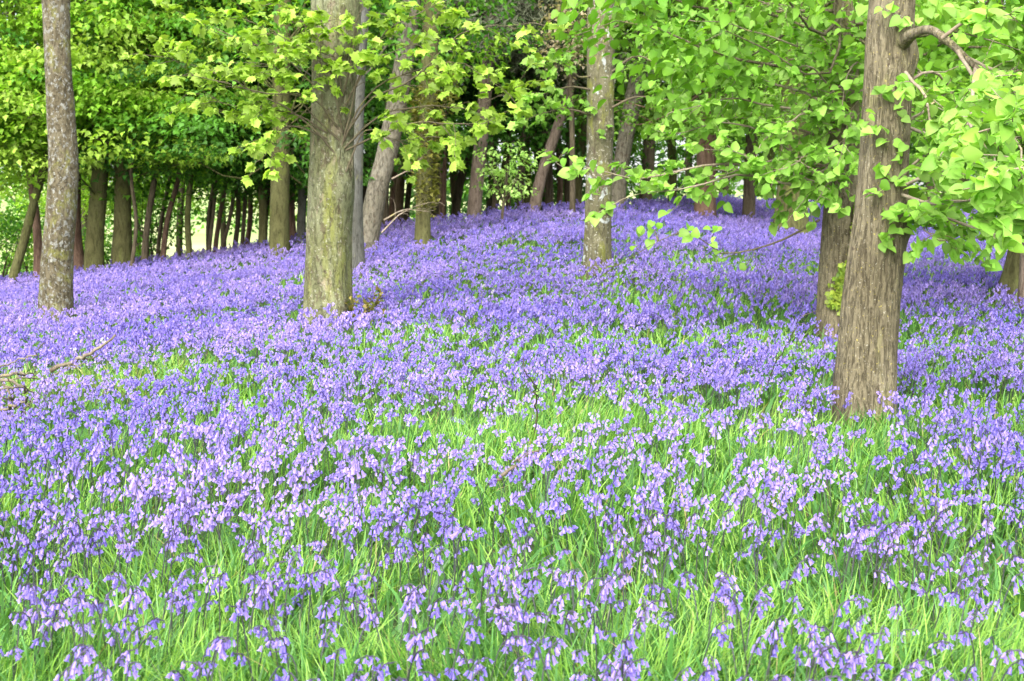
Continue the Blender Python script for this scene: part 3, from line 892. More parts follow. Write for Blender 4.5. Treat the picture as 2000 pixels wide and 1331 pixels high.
GL = 'slender leaning trunks along the crest at left'
LL = 'slender dark trunk leaning right in the row along the left crest'
bt(20, 535, 27.5, 17, 62, B_green, K_br, 'strongly tilted thin trunk at the far left edge behind the lichen-speckled trunk', seed=2)
bt(73, 528, 28, 13, 14, B_red, K_br, 'thin reddish trunk just left of the lichen-speckled trunk', seed=3)
bt(157, 514, 29.5, 17, 4, B_red, K_br, 'reddish-brown trunk tight against the left side of the moss-green maple', seed=5)
for i, (u, Y, w, du, k, b) in enumerate([(262, 27, 11, 8, K_br, B_dark), (292, 28, 10, 28, K_mid, B_dark), (324, 29, 9, 34, K_mid, B_red), (405, 29, 9, 16, K_low, B_dark), (418, 31, 9, 22, K_mid, B_red),
                                        (432, 29.5, 9, 14, K_low, B_dark), (449, 31, 10, 18, K_mid, B_dark), (468, 30, 12, 22, K_low, B_dark), (482, 32, 9, 12, K_dk, B_red), (395, 34, 8, 20, K_mid, B_dark), (310, 33, 8, 40, K_mid, B_dark), (520, 33, 11, 20, K_dk, B_dark)]):
    bt(u, 500, Y, w, du, b, k, LL, GL, seed=i)
bt(371, 492, 28, 17, 6, B_green, K_low, 'upright leafy trunk under a drooping green spray in the middle of the left crest', seed=4)
bt(512, 478, 28.5, 24, -10, B_green, K_low, 'broad brown trunk on the crest just left of the deep green stout tree', seed=5)
bt(588, 466, 29, 20, 4, B_grey, K_dk, 'smooth grey trunk on the crest against the left edge of the thickest trunk', seed=6)
bt(573, 470, 30.5, 14, 6, B_red, K_dk, 'reddish trunk on the crest between the deep green stout tree and the grey one', seed=7)
GC = 'dark trunks crowded behind the crest at centre'
LC = 'dark trunk in the shaded crowd behind the crest between the scaly and blotched trunks'
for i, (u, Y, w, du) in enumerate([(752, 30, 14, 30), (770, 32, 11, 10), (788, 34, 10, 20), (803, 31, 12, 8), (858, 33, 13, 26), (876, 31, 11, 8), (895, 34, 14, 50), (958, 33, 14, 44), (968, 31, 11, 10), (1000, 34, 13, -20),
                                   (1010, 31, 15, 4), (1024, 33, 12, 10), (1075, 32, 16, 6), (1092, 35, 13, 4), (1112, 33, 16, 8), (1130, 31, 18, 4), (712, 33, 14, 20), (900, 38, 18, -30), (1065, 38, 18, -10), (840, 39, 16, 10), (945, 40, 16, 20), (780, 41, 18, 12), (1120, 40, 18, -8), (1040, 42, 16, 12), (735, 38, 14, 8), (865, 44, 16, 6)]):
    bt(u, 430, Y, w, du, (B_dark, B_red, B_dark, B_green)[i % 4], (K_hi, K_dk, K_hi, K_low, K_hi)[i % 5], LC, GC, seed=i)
GR = 'trunks behind the crest at right'
LR = 'trunk beyond the crest to the right, mostly lost behind bright lime leaves'
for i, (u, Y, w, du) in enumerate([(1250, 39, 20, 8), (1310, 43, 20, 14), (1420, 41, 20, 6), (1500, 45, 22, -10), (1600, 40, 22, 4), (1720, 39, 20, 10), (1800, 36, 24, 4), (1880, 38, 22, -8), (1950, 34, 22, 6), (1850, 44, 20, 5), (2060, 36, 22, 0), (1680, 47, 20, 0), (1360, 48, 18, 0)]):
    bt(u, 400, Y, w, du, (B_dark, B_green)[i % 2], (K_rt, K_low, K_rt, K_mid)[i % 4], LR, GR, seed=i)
GB = 'trees beyond the crest at far left'
LB = 'slight tree beyond the left crest, its leaves closing the view down the slope'
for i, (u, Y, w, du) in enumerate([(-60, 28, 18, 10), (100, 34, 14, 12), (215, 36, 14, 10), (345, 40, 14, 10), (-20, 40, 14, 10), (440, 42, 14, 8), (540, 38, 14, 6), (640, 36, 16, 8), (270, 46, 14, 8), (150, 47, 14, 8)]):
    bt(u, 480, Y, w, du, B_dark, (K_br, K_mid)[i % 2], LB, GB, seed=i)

# --- low shrubs past the left crest
for i, (u, Y, h, r) in enumerate([(-5, 33, 2.6, 1.0), (48, 36, 3.0, 1.2), (225, 38, 3.6, 1.0), (300, 35, 3.2, .8), (-50, 30, 2.4, 1.0), (130, 41, 3.4, 1.2)]):
    q = at(u, 480, Y); base = np.array([q[0], q[1], float(H(q[0], q[1]))])
    root = thing('shrub', base, 'low green shrub past the left crest, glimpsed between the slender leaning trunks', 'shrub', 'shrubs past the left crest')
    lb, sb = MB(), MB()
    for k in range(16):
        a = rng.random() * 2 * PI; rr = r * math.sqrt(rng.random())
        c = base + np.array([math.cos(a) * rr, math.sin(a) * rr, h * (.35 + .65 * rng.random()) * (1 - .25 * rr / r)])
        spray(lb, c, rng.uniform(.3, .6), 90, .10, SMALL, P_mid if rng.random() < .6 else P_sun, thick=.18, tilt=.8)
        tube(sb, smooth_path([base + .05 * rng.standard_normal(3) - np.array([0, 0, .2]), base * .5 + c * .5 + .1 * rng.standard_normal(3), c], 7), np.linspace(.03, .006, 7), 5, (1, 1, 1))
    sb.build('stem', B_dark, root, base); lb.build('foliage', M_leaf, root, base)

# --- a blossoming bush and grey pine tops high at centre
def f_blos(lb, tb, P, root, foot):
    for (su, sv, r, n) in [(1105, 70, .5, 160), (1130, 95, .45, 130), (1085, 100, .4, 110), (1120, 30, .5, 130), (1095, 10, .5, 120)]:
        spray(lb, at(su, sv, foot[1] - .4), r, n, .085, SMALL, P_beig, thick=.2)
        c = at(su, sv, foot[1] - .4)
        b = axis_of(P)(c[2] - .5)
        tube(tb, smooth_path([b, b * .5 + c * .5, c], 6), np.linspace(.02, .006, 6), 5, (1, 1, 1))


tree('blossom_tree', 'slender tree with beige-pink young leaves high up beside the blotched trunk', 1118, 430, [(1118, 300), (1114, 150), (1110, 40)], [12, 11, 10, 8], B_dark, 5.5, seed=2, Y=27, leafy=f_blos)


# --- far wood closing the view
def far_wood():
    mb = MB()
    for i in range(330):
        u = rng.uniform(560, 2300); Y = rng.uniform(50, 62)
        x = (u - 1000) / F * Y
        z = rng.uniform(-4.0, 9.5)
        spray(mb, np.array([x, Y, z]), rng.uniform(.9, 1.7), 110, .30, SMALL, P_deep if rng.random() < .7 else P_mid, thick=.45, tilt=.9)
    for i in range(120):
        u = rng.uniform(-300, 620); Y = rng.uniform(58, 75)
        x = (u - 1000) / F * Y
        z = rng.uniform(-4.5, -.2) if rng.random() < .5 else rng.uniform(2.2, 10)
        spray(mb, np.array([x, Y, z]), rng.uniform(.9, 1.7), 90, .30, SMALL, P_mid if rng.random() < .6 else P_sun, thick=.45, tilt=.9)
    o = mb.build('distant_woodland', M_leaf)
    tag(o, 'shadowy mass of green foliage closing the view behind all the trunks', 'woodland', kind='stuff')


far_wood()

# ------------------------------------------------------------------ ivy on the lime trunk
def ivy():
    Y = LIMEY; k = Y / F
    lb, sb = MB(), MB()
    pts = []
    for (u0, v0, u1, v1, w, n) in [(1672, 430, 1664, 500, 16, 150), (1664, 500, 1640, 545, 22, 190), (1640, 540, 1625, 595, 26, 230), (1668, 400, 1676, 450, 14, 90), (1655, 628, 1668, 645, 20, 60)]:
        t = rng.random(n)
        uu = u0 + (u1 - u0) * t + rng.standard_normal(n) * w * .36; vv = v0 + (v1 - v0) * t + rng.standard_normal(n) * 5
        for a, b in zip(uu, vv):
            cxu = 1637 + (560 - b) * .07
            q = np.clip((a - cxu) / 36.0, -.97, .97)
            rr = 36 * k * 1.05 + .025
            p = at(a, b, Y)
            pts.append((p[0], Y - rr * math.sqrt(1 - q * q), p[2]))
    pts = np.array(pts); n = len(pts)
    h = np.stack([rng.standard_normal(n) * .7, -.4 - .4 * rng.random(n), -.7 + .5 * rng.standard_normal(n)], 1)
    nr = np.array([[0, -1.0, .5]]) + .45 * rng.standard_normal((n, 3))
    lb.scatter(MAPLE, pts, frames(h, nr), .048 * (.6 + .7 * rng.random(n)), leaf_cols(n, (.11, .20, .02), (.26, .33, .04), .2))
    base = at(1640, 640, Y - .1); base[2] = float(H(base[0], base[1]))
    root = thing('ivy', base, 'strip of small yellow-green ivy climbing the lime trunk behind the ridged trunk', 'ivy')
    lb.build('foliage', M_ivy, root, base)
    rad = 36 * k + .012
    def onb(u, v):
        q = np.clip((u - (1637 + (560 - v) * .07)) / 36.0, -.97, .97)
        p = at(u, v, Y); return np.array([p[0], Y - rad * math.sqrt(1 - q * q), p[2]])
    tube(sb, smooth_path([onb(1632, 650), onb(1626, 600), onb(1636, 545), onb(1662, 500), onb(1672, 430)], 24), np.linspace(.012, .005, 24), 6, (1, 1, 1))
    sb.build('stem', B_twig, root, base)


ivy()


# ------------------------------------------------------------------ small shoots at the foot of the big tree
def shoots():
    f = TREE_FEET[1]
    c = at(704, 612, f[1] - .10); c[2] = float(H(c[0], c[1]))
    root = thing('sucker_shoots', c, 'clump of small olive-brown leafy shoots at the foot of the thickest trunk', 'plant')
    lb, sb = MB(), MB()
    for i in range(16):
        a = rng.random() * 2 * PI
        e = c + np.array([math.cos(a) * .16 + .05, math.sin(a) * .07 - .06, .24 + .22 * rng.random()])
        p = smooth_path([c, c * .5 + e * .5 + [0, 0, .04], e], 6)
        tube(sb, p, np.linspace(.006, .002, 6), 4, (1, 1, 1))
        n = 26
        q = p[rng.integers(2, 6, n)] + .02 * rng.standard_normal((n, 3))
        lb.scatter(SMALL, q, frames(rng.standard_normal((n, 3)), np.array([[0, -.3, 1.0]]) + .5 * rng.standard_normal((n, 3))), .05 * (.6 + .7 * rng.random(n)), leaf_cols(n, (.10, .13, .02), (.28, .22, .06), .2))
    sb.build('stem', B_twig, root, c)
    lb.build('foliage', M_leaf, root, c)


shoots()


# ------------------------------------------------------------------ dead sticks lying in the flowers
def stick(label, pts, r, side=(), mat=B_wood, lift=.24, name='fallen_branch', cat='branch', group=None):
    """pts: photo points with height above the soil"""
    mb = MB(); W = []
    for (u, v, h) in pts:
        h = h + (.06 if cat == 'branch' else 0); p = hit(u, v, h); W.append(p + np.array([0, 0, h]))
    W = np.array(W)
    C = smooth_path(W, 18)
    C = C + (noise(np.arange(18) * .9 + r * 999, 3.3, np.arange(3)[:, None] * 5.1).T - .5) * .05
    tube(mb, C, r * np.linspace(1, .4, 18) * (1 + .12 * rng.standard_normal(18)), 7, (1, 1, 1))
    for (f, du, dv, dz, rr) in side:
        s = C[int(f * 17)]
        e = s + np.array([du, dv, dz])
        tube(mb, smooth_path([s, s * .5 + e * .5 + .03 * rng.standard_normal(3), e], 8), np.linspace(rr, rr * .35, 8), 5, (1, 1, 1))
    base = W[0].copy(); base[2] = float(H(base[0], base[1]))
    o = mb.build(name, mat, None, base)
    tag(o, label, cat, group)


stick('curved mossy dead branch rising out of the bluebells, right end up, below the lichen-speckled trunk', [(105, 722, .18), (135, 712, .22), (170, 694, .30), (198, 676, .36), (222, 652, .45)], .020, [(.55, .12, .05, .05, .008)])
stick('thin pale twig arching over grass above the brushwood at the left edge', [(0, 714, .28), (35, 706, .34), (62, 694, .38), (86, 672, .48)], .007, [(.6, .03, .02, -.12, .004)])
stick('longest grey stick of the brushwood, curving down from the left edge', [(-25, 742, .34), (10, 742, .36), (30, 752, .32), (50, 768, .22)], .014, [(.35, .06, .0, -.14, .006)])
stick('pale stick running level along the top of the brushwood at the left edge', [(-20, 738, .33), (20, 734, .34), (45, 731, .32), (68, 734, .26)], .010)
stick('lowest pale stick of the brushwood, tilted up to the right at the left edge', [(-25, 806, .18), (10, 799, .23), (35, 793, .27), (54, 781, .36)], .012, [(.5, .12, -.03, -.04, .005)])
stick('thin crossing stick of the brushwood, slanting down to the right', [(8, 750, .33), (18, 772, .27), (34, 792, .18)], .008)
stick('faint straight twig of the brushwood under the lowest stick', [(-10, 766, .28), (15, 780, .22), (38, 786, .18), (75, 800, .14)], .006)
stick('dead twig half buried beside the grass, pointing at the curved mossy branch', [(102, 733, .22), (128, 722, .26), (166, 712, .30)], .007)
for q, (lab, pts, rr) in enumerate([('wispy brown twig arching out of the brushwood toward the curved mossy branch', [(5, 745, .30), (40, 738, .36), (75, 742, .30), (98, 752, .18)], .005),
                                    ('short twig of the brushwood standing steeply at the left edge', [(20, 790, .12), (24, 765, .28), (20, 735, .42)], .005),
                                    ('twig of the brushwood lying across the longest grey stick', [(-10, 760, .34), (20, 757, .38), (55, 762, .30), (80, 775, .18)], .006),
                                    ('lowest dark twig of the brushwood, nearly level in the grass', [(-10, 822, .12), (25, 815, .18), (60, 812, .20), (90, 805, .14)], .007),
                                    ('forked thin twig at the right end of the brushwood', [(48, 800, .14), (66, 785, .22), (88, 778, .22)], .005)]):
    stick(lab, pts, rr, [(.6, .05, .02, .05, .003), (.35, -.04, .03, .06, .003)])
stick('upright brown bare twig standing in the middle of the bluebells', [(1046, 870, .10), (1046, 800, .34), (1040, 740, .56), (1022, 706, .66)], .006, [(.6, -.03, 0, .06, .003)], B_twig, name='bare_twig', cat='twig')
stick('yellow-lichened short branch lying low in the centre grass', [(955, 945, .18), (990, 925, .22), (1015, 905, .25), (1050, 880, .28)], .009, [(.6, .05, .02, .03, .004)], B_wood)
stick('long straw-coloured grass stalk leaning right before the ivy-clad trunk', [(1496, 765, .15), (1515, 715, .36), (1545, 660, .60), (1575, 618, .80)], .0035, [(.95, .08, 0, .03, .002)], B_wood, name='dry_stalk', cat='stalk')


# ------------------------------------------------------------------ bluebells
def bell_full(s=1.0):
    rows = [(0, .0022), (-.005, .0052), (-.016, .0060)]
    V, C, q = [], [], []
    lo, hi = np.array((.66, .58, .86)), np.array((1.20, 1.24, 1.08))
    for z, r in rows:
        for i in range(6):
            a = i * PI / 3
            V.append((r * math.cos(a), r * math.sin(a), z)); C.append((lo if i % 2 else hi) * (.9 if z == 0 else 1))
    for i in range(6):
        a = i * PI / 3
        r, z = ((.0112, -.0215) if i % 2 == 0 else (.0066, -.0185))
        V.append((r * math.cos(a), r * math.sin(a), z)); C.append(hi * 1.15 if i % 2 == 0 else lo * 1.1)
    for k in range(3):
        for i in range(6):
            q.append((k * 6 + i, (k + 1) * 6 + i, (k + 1) * 6 + (i + 1) % 6, k * 6 + (i + 1) % 6))
    return np.array(V) * s, [np.array(q)], np.array(C)


def bell_mid(s=1.0, n=4, rows=((0, .003), (-.012, .0068), (-.020, .0115))):
    V, C, q = [], [], []
    for k, (z, r) in enumerate(rows):
        for i in range(n):
            a = i * 2 * PI / n
            V.append((r * math.cos(a), r * math.sin(a), z)); C.append(np.array((.82, .78, .94) if (i % 2 and k < 2) else (1.08, 1.1, 1.04)))
    for k in range(len(rows) - 1):
        for i in range(n):
            q.append((k * n + i, (k + 1) * n + i, (k + 1) * n + (i + 1) % n, k * n + (i + 1) % n))
    return np.array(V) * s, [np.array(q)], np.array(C)


BLUE = np.array((.365, .310, .67))
STEM_T, STEM_B = np.array((.10, .08, .14)), np.array((.10, .17, .04))


def plan_plant(r, h, nb, nod=1.0):
    """stem path and bell placements (position, outward direction, tilt) of one bluebell, nodding to +x"""
    t = np.linspace(0, 1, 12)
    x = .03 * t ** 2 + nod * .034 * np.clip((t - .72) / .28, 0, 1) ** 2.0
    z = h * (t - nod * .10 * np.clip((t - .75) / .25, 0, 1) ** 2.2)
    y = .02 * r.standard_normal() * t ** 2
    P = np.stack([x, y + 0 * t, z], 1)
    bells = []
    for i in range(nb):
        f = .80 + .195 * (i + .4 * r.random()) / max(nb - 1, 1)
        f = min(f, .995)
        p = np.array([np.interp(f, t, P[:, c]) for c in range(3)])
        a = r.standard_normal() * 1.1 + (.7 if i % 2 else -.7)
        d = np.array([math.cos(a), math.sin(a), 0])
        bells.append((p, d, .25 + .55 * r.random(), (1.06 - .36 * (f - .79) / .21)))
    return P, bells


def bell_matrix(p, d, tilt, s):
    """bell hangs below a short stalk, mouth tilted outward by tilt"""
    ax = unit(np.array([-d[0] * math.sin(tilt), -d[1] * math.sin(tilt), math.cos(tilt)]))
    x = unit(np.cross(np.array([-d[1], d[0], 0]), ax)); y = np.cross(ax, x)
    R = np.stack([x, y, ax], 1)
    return R, p + d * .013 + np.array([0, 0, -.002])


def stem_mesh(mb, P, bells, sides=4, ped=True, r=.0028):
    k = len(P)
    t = np.linspace(0, 1, k)[:, None]
    tube(mb, P, np.linspace(r, r * .55, k), sides, STEM_B[None] * (1 - t) + STEM_T[None] * t)
    if ped:
        for (p, d, tl, s) in bells:
            q = p + d * .013 + np.array([0, 0, -.001])
            tube(mb, np.array([p, (p + q) / 2 + [0, 0, .004], q]), .0011, 3, STEM_T)


def plant_template(r, bell, h, nb, sides, ped, pts, nod):
    P, bells = plan_plant(r, h, nb, nod)
    mb = MB()
    idx = np.linspace(0, 11, pts).round().astype(int)
    sb = MB()
    stem_mesh(sb, P[idx], bells, sides, ped)
    sV, sC = np.concatenate(sb.V), np.concatenate(sb.C)
    mb.add(sV, sb.F, sC / BLUE[None])                        # stem colour is divided out: the plant colour multiplies it back
    for (p, d, tl, s) in bells:
        R, q = bell_matrix(p, d, tl, s)
        mb.add((bell[0] * s) @ R.T + q, bell[1], bell[2] * (.72 + .5 * r.random()))
    return np.concatenate(mb.V).astype(float), mb.F, np.concatenate(mb.C).astype(float)


def zrot(a):
    c, s, o, z = np.cos(a), np.sin(a), np.ones_like(a), np.zeros_like(a)
    return np.stack([np.stack([c, -s, z], -1), np.stack([s, c, z], -1), np.stack([z, z, o], -1)], -2)


def lean(a, k):
    """small lean of k radians toward direction a"""
    ax = np.stack([-np.sin(a), np.cos(a), 0 * a], -1)
    K = np.zeros(a.shape + (3, 3))
    K[..., 0, 1], K[..., 0, 2], K[..., 1, 0], K[..., 1, 2], K[..., 2, 0], K[..., 2, 1] = -ax[..., 2], ax[..., 1], ax[..., 2], -ax[..., 0], -ax[..., 1], ax[..., 0]
    I = np.eye(3)[None]
    return I + np.sin(k)[:, None, None] * K + (1 - np.cos(k))[:, None, None] * (K @ K)


def bluebell_points():
    n = 160000
    # area-uniform over the wedge the camera (and a step to either side) can see
    y = np.sqrt(rng.uniform(2.0 ** 2, 37.5 ** 2, n * 2))
    x = rng.uniform(-1, 1, n * 2) * (.385 * y + 1.2)
    x = x[:]; y = y[:]
    area = .385 * (37.5 ** 2 - 2 ** 2) + 2.4 * 35.5
    keep = y < ycrest(x) + 2.0
    dens0 = np.interp(y, [2, 5, 9, 16, 40], [255, 245, 190, 150, 130])
    g = grassy(x, y)
    cl = noise(x * 1.1, y * 1.1, 17.0) * .25 + noise(x * 2.4, y * 2.4, 1.0) * .35 + noise(x * 6.5, y * 6.5, 4.0) * .4
    dens = dens0 * (1 - g) * np.clip((cl - np.interp(y, [2, 7, 14, 25], [.30, .30, .30, .26])) * 3.6, .08, 1.25)
    p = dens / (n * 2 / area)
    keep &= rng.random(n * 2) < p
    keep &= clear_of_trees(x, y)
    x, y = x[keep], y[keep]
    return x, y


BX, BY = bluebell_points()
BZ = H(BX, BY) - .01
hgt = (.28 + .10 * noise(BX * .7, BY * .7, 8.0)) * (.74 + .48 * rng.random(len(BX)))
uu, vv = proj(np.stack([BX, BY, BZ + hgt * .9], 1))
fore = (uu > -5) & (uu < 2005) & (vv < 1345) & (vv > 0)
order = np.argsort(np.where(fore, BY, 1e9))
N1 = 300
single = np.zeros(len(BX), bool); single[order[:N1]] = True
azim = rng.normal(-.3, 1.5, len(BX))                       # they nod mostly one way in the wind
tone = np.clip(noise(BX * .9 + 3, BY * .9, 6.0) + .25 * rng.standard_normal(len(BX)), 0, 1)
A_, B_ = np.array((.58, .54, .84)), np.array((1.06, .95, 1.0))


def plants_stuff():
    mb = MB()
    r = np.random.default_rng(5)
    full, mid, far = bell_full(.88), bell_mid(.95), bell_mid(1.12, 3, ((0, .005), (-.021, .0115)))
    tiers = [((0, 5.2), [plant_template(r, full, 1.0 * h, nb, 4, True, 9, nod) for h, nb, nod in [(.34, 7, 1), (.34, 9, 1.2), (.34, 6, .7), (.34, 8, 1.4), (.34, 10, .9), (.34, 5, 1.1)]]),
             ((5.2, 12), [plant_template(r, mid, .34, nb, 3, False, 5, nod) for nb, nod in [(7, 1), (9, 1.2), (8, .7), (9, 1.1), (6, .9)]]),
             ((12, 99), [plant_template(r, far, .34, nb, 3, False, 3, nod) for nb, nod in [(7, 1), (8, .8), (6, 1.1), (8, .9)]])]
    for (a, b), T in tiers:
        m = np.where((BY >= a) & (BY < b) & ~single)[0]
        var = rng.integers(0, len(T), len(m))
        for k, t in enumerate(T):
            i = m[var == k]
            s = hgt[i] / .34
            s = np.stack([.9 + 0 * s, .9 + 0 * s, s], 1) * (1 + .1 * rng.standard_normal((len(i), 1)))
            R = lean(azim[i], np.abs(.16 * rng.standard_normal(len(i)))) @ zrot(azim[i])
            cm = BLUE[None] * (A_[None] * (1 - tone[i, None]) + B_[None] * tone[i, None]) * (1 + .08 * rng.standard_normal((len(i), 1)))
            w = rng.random(len(i)) < .0015
            cm[w] = (.55, .53, .60)
            mb.scatter(t, np.stack([BX[i], BY[i], BZ[i]], 1), R, s, cm)
    o = mb.build('bluebell_carpet', M_bell)
    tag(o, 'dense carpet of violet-blue bluebells covering the slope under the trees', 'bluebells', kind='stuff')


plants_stuff()


def plants_single():
    r = np.random.default_rng(9)
    protos = []
    def bellmesh(k, colr):
        t = bell_full(.88)
        mb = MB(); mb.add(t[0] * np.array([1, 1, (1, 1.12, .9)[k]]), t[1], t[2] * colr)
        o = mb.build('flower', M_bell1)
        me = o.data; bpy.data.objects.remove(o); return me
    tones = [BLUE * (A_ * (1 - q) + B_ * q) for q in (.15, .4, .65, .95)]
    meshes = [[bellmesh(k, c) for k in range(3)] for c in tones]
    LAB = 'violet bluebell nodding on its dark stem in the bright grass at the front'
    GRP = 'nearest bluebells in the foreground grass'
    ids = np.where(single)[0]
    plans = []
    for v in range(10):
        nb = (6, 7, 8, 5, 7, 6, 8, 9, 5, 7)[v]
        P, bells = plan_plant(r, .34, nb, (1, 1.2, .8, 1.1, 1.3, .6, .9, 1.15, 1.0, .75)[v])
        mb = MB(); stem_mesh(mb, P, bells, 5, True, .003)
        plans.append((P, bells, mb))
    def make(v):
        P, bells, mb = plans[v]
        root = thing('bluebell', (0, 0, 0), LAB, 'bluebell', GRP)
        s = mb.build('stem', M_bell1, root)
        fl = []
        for j, (p, d, tl, sc) in enumerate(bells):
            R, q = bell_matrix(p, d, tl, sc)
            o = bpy.data.objects.new('flower', meshes[v % 4][j % 3]); COL.objects.link(o); o.parent = root
            M = np.eye(4); M[:3, :3] = R * sc; M[:3, 3] = q
            o.matrix_local = Matrix(M.tolist())
            fl.append(o)
        return root, [s] + fl
    first = [make(v) for v in range(10)]
    for n, i in enumerate(ids):
        v = n % 10
        if n < 10:
            root = first[v][0]
        else:
            src, kids = first[v]
            root = src.copy(); COL.objects.link(root)
            for k in kids:
                c = k.copy(); COL.objects.link(c); c.parent = root
        az = azim[i]
        R = (lean(np.array([az]), np.array([abs(.15 * r.standard_normal())])) @ zrot(np.array([az])))[0]
        s = hgt[i] / .34
        M = np.eye(4); M[:3, :3] = R * np.array([.9 + .1 * s, .9 + .1 * s, s])[None]; M[:3, 3] = (BX[i], BY[i], BZ[i])
        root.matrix_basis = Matrix(M.tolist())


plants_single()


# ------------------------------------------------------------------ grass and strap leaves
def blades(mb, x, y, L, w, az, curl, col, tipcol=None, zoff=0.0):
    n = len(x)
    z = H(x, y) - .02 + zoff
    d = np.stack([np.cos(az), np.sin(az), 0 * az], 1)
    fa = az + PI / 2 + rng.standard_normal(n) * .7
    sd = np.stack([np.cos(fa), np.sin(fa), 0 * fa], 1)
    ts = np.array([0, .36, .70, 1.0]); ws = np.array([.8, 1.0, .7, 0])
    B = np.stack([x, y, z], 1)
    rows = []
    for t in ts:
        rows.append(B + np.array([0, 0, 1.0])[None] * (L * (t - .42 * np.clip(curl, 0, 1.2) * t ** 2.2))[:, None] + d * (L * (.12 * t + curl * .85 * t ** 2))[:, None])
    V = np.zeros((n, 7, 3)); C = np.zeros((n, 7, 3))
    for k in range(3):
        V[:, 2 * k] = rows[k] - sd * (w * ws[k] / 2)[:, None]; V[:, 2 * k + 1] = rows[k] + sd * (w * ws[k] / 2)[:, None]
        C[:, 2 * k] = C[:, 2 * k + 1] = col
    V[:, 6] = rows[3]; C[:, 6] = col if tipcol is None else tipcol
    o = (np.arange(n) * 7)[:, None, None]
    q = (np.array([[0, 1, 3, 2], [2, 3, 5, 4]])[None] + o).reshape(-1, 4)
    tr = (np.array([[4, 5, 6]])[None] + o).reshape(-1, 3)
    mb.add(V.reshape(-1, 3), [q, tr], C.reshape(-1, 3))


def grass():
    mb = MB()
    for (y0, y1, n, wmul, lmul) in [(1.9, 4.2, 34000, 1.0, 1.0), (4.2, 8, 52000, 1.25, 1.0), (8, 15, 60000, 2.0, .95), (15, 37, 80000, 3.6, 1.0)]:
        y = np.sqrt(rng.uniform(y0 ** 2, y1 ** 2, n)); x = rng.uniform(-1, 1, n) * (.385 * y + 1.1)
        g = grassy(x, y)
        cl = noise(x * 2.3 + 5, y * 2.3, 3.0)
        dens = np.clip(.46 + .55 * g + 1.1 * (cl - .5), .12, 1)
        k = (rng.random(n) < dens) & clear_of_trees(x, y) & (y < ycrest(x) + 2)
        x, y, g = x[k], y[k], g[k]; n = len(x)
        wind = .35 + 1.1 * (noise(x * .9, y * .9, 12.0) - .5)                 # tufts swept to one side together
        az = wind + rng.normal(0, 1.1, n) + np.where(noise(x * 1.5, y * 1.5, 20.) > .62, PI * .8, 0)
        L = (.15 + .15 * rng.random(n) + .10 * (noise(x * 1.6, y * 1.6, 15.0) - .4) + .07 * g) * lmul
        curl = np.abs(rng.normal(.45, .32, n)) + .15 * g
        t = rng.random((n, 1)) * .7 + .3 * noise(x * 3, y * 3, 9.)[:, None]
        col = np.array((.11, .29, .035))[None] * (1 - t) + np.array((.36, .58, .11))[None] * t
        dry = rng.random(n) < .03
        col[dry] = (.40, .33, .15)
        dk = rng.random(n) < .25
        col[dk] *= np.array((.62, .78, 1.1))
        col *= (1 + .12 * rng.standard_normal((n, 1)))
        blades(mb, x, y, L, (.0035 + .0035 * rng.random(n)) * wmul, az, curl, col, col * 1.1)
        # broader, darker bluebell leaves
        m = int(n * .40)
        i = rng.integers(0, n, m)
        xs, ys = x[i] + rng.normal(0, .05, m), y[i] + rng.normal(0, .05, m)
        ok = clear_of_trees(xs, ys); xs, ys = xs[ok], ys[ok]; m = len(xs)
        c2 = np.array((.075, .20, .045))[None] * (1 + .25 * rng.standard_normal((m, 1))).clip(.5, 1.7)
        blades(mb, xs, ys, (.20 + .13 * rng.random(m)) * lmul, (.009 + .007 * rng.random(m)) * min(wmul, 2.2), rng.random(m) * 2 * PI, np.abs(rng.normal(.6, .3, m)), c2)
    # trodden, strawy grass by the dead wood at the left
    c = hit(200, 745, .15); n = 1500
    x = c[0] + rng.normal(0, .6, n) - .3; y = c[1] + rng.normal(0, .45, n)
    t = rng.random((n, 1))
    blades(mb, x, y, .18 + .16 * rng.random(n), .005 + .004 * rng.random(n), rng.random(n) * 2 * PI, np.abs(rng.normal(.7, .3, n)), np.array((.34, .31, .12))[None] * (1 - t) + np.array((.20, .30, .04))[None] * t)
    o = mb.build('grass', M_grass)
    tag(o, 'fresh bright green grass and bluebell leaves growing among the flowers', 'grass', kind='stuff')


grass()

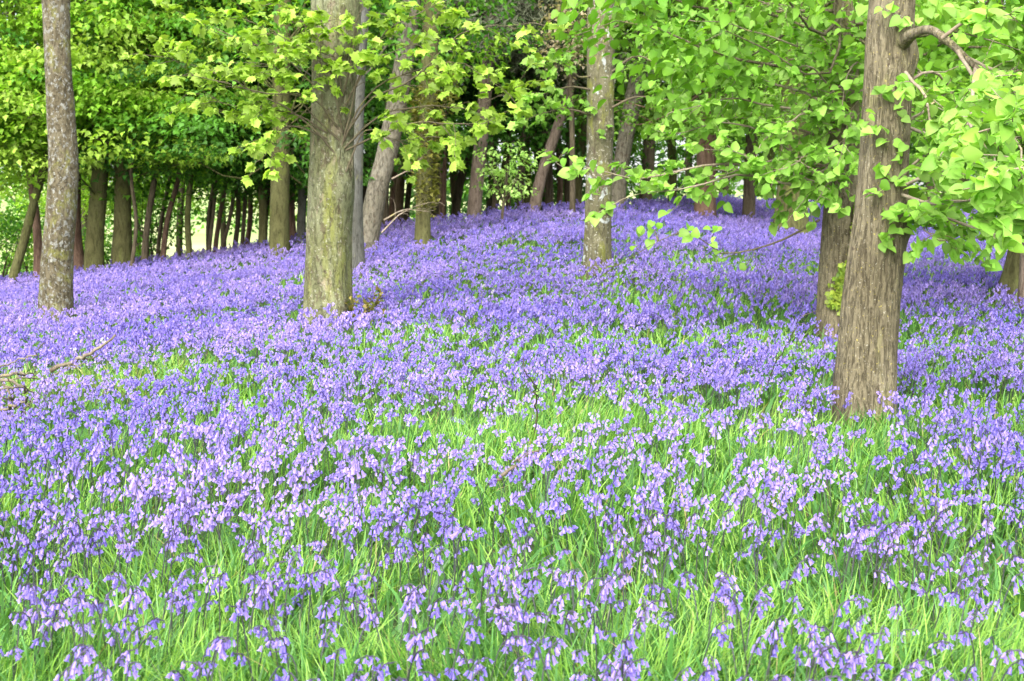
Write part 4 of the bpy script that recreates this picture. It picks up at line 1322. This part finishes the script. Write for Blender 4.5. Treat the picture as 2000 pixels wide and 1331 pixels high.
# ------------------------------------------------------------------ light, sky, camera
SUN_EL, SUN_AZ = 42.0, 195.0            # degrees; azimuth clockwise from +y: behind the camera, a little left
w = bpy.data.worlds.new('World'); scene.world = w; w.use_nodes = True
nt = w.node_tree; nt.nodes.clear()
sky = nt.nodes.new('ShaderNodeTexSky'); sky.sky_type = 'NISHITA'; sky.sun_disc = False
sky.sun_elevation = math.radians(SUN_EL); sky.sun_rotation = math.radians(SUN_AZ)
sky.air_density = 1.0; sky.dust_density = 4.0; sky.ozone_density = .6
hs = nt.nodes.new('ShaderNodeHueSaturation'); hs.inputs['Saturation'].default_value = .35
bg = nt.nodes.new('ShaderNodeBackground'); bg.inputs['Strength'].default_value = .15
wo = nt.nodes.new('ShaderNodeOutputWorld')
nt.links.new(sky.outputs[0], hs.inputs['Color']); nt.links.new(hs.outputs[0], bg.inputs['Color']); nt.links.new(bg.outputs[0], wo.inputs[0])
sd = bpy.data.lights.new('sun', 'SUN'); sd.energy = 1.5; sd.angle = math.radians(110); sd.color = (1, .97, .93)
so = bpy.data.objects.new('sun', sd); COL.objects.link(so)
az, el = math.radians(SUN_AZ), math.radians(SUN_EL)
tosun = Vector((math.sin(az) * math.cos(el), math.cos(az) * math.cos(el), math.sin(el)))
so.rotation_euler = tosun.to_track_quat('Z', 'Y').to_euler()

cd = bpy.data.cameras.new('camera'); cd.sensor_width = 36; cd.lens = 36 * F / 2000.0
cd.clip_start = .05; cd.clip_end = 3000
cd.dof.use_dof = True; cd.dof.focus_distance = 7.0; cd.dof.aperture_fstop = 7.1
co = bpy.data.objects.new('camera', cd); COL.objects.link(co)
co.location = (0, 0, CZ); co.rotation_euler = (math.radians(90) - PITCH, 0, 0)
scene.camera = co

scene.render.engine = 'CYCLES'
scene.view_settings.view_transform = 'Standard'; scene.view_settings.look = 'None'
scene.view_settings.exposure = 1.88; scene.view_settings.gamma = 1.0
cy = scene.cycles
cy.max_bounces = 6; cy.diffuse_bounces = 4; cy.glossy_bounces = 2; cy.transmission_bounces = 4; cy.transparent_max_bounces = 4
cy.caustics_reflective = False; cy.caustics_refractive = False
cy.use_denoising = True
for o in scene.objects:
    if o.type == 'EMPTY' and o.get('category') == 'tree': print(o.name, [round(q, 2) for q in o.location])
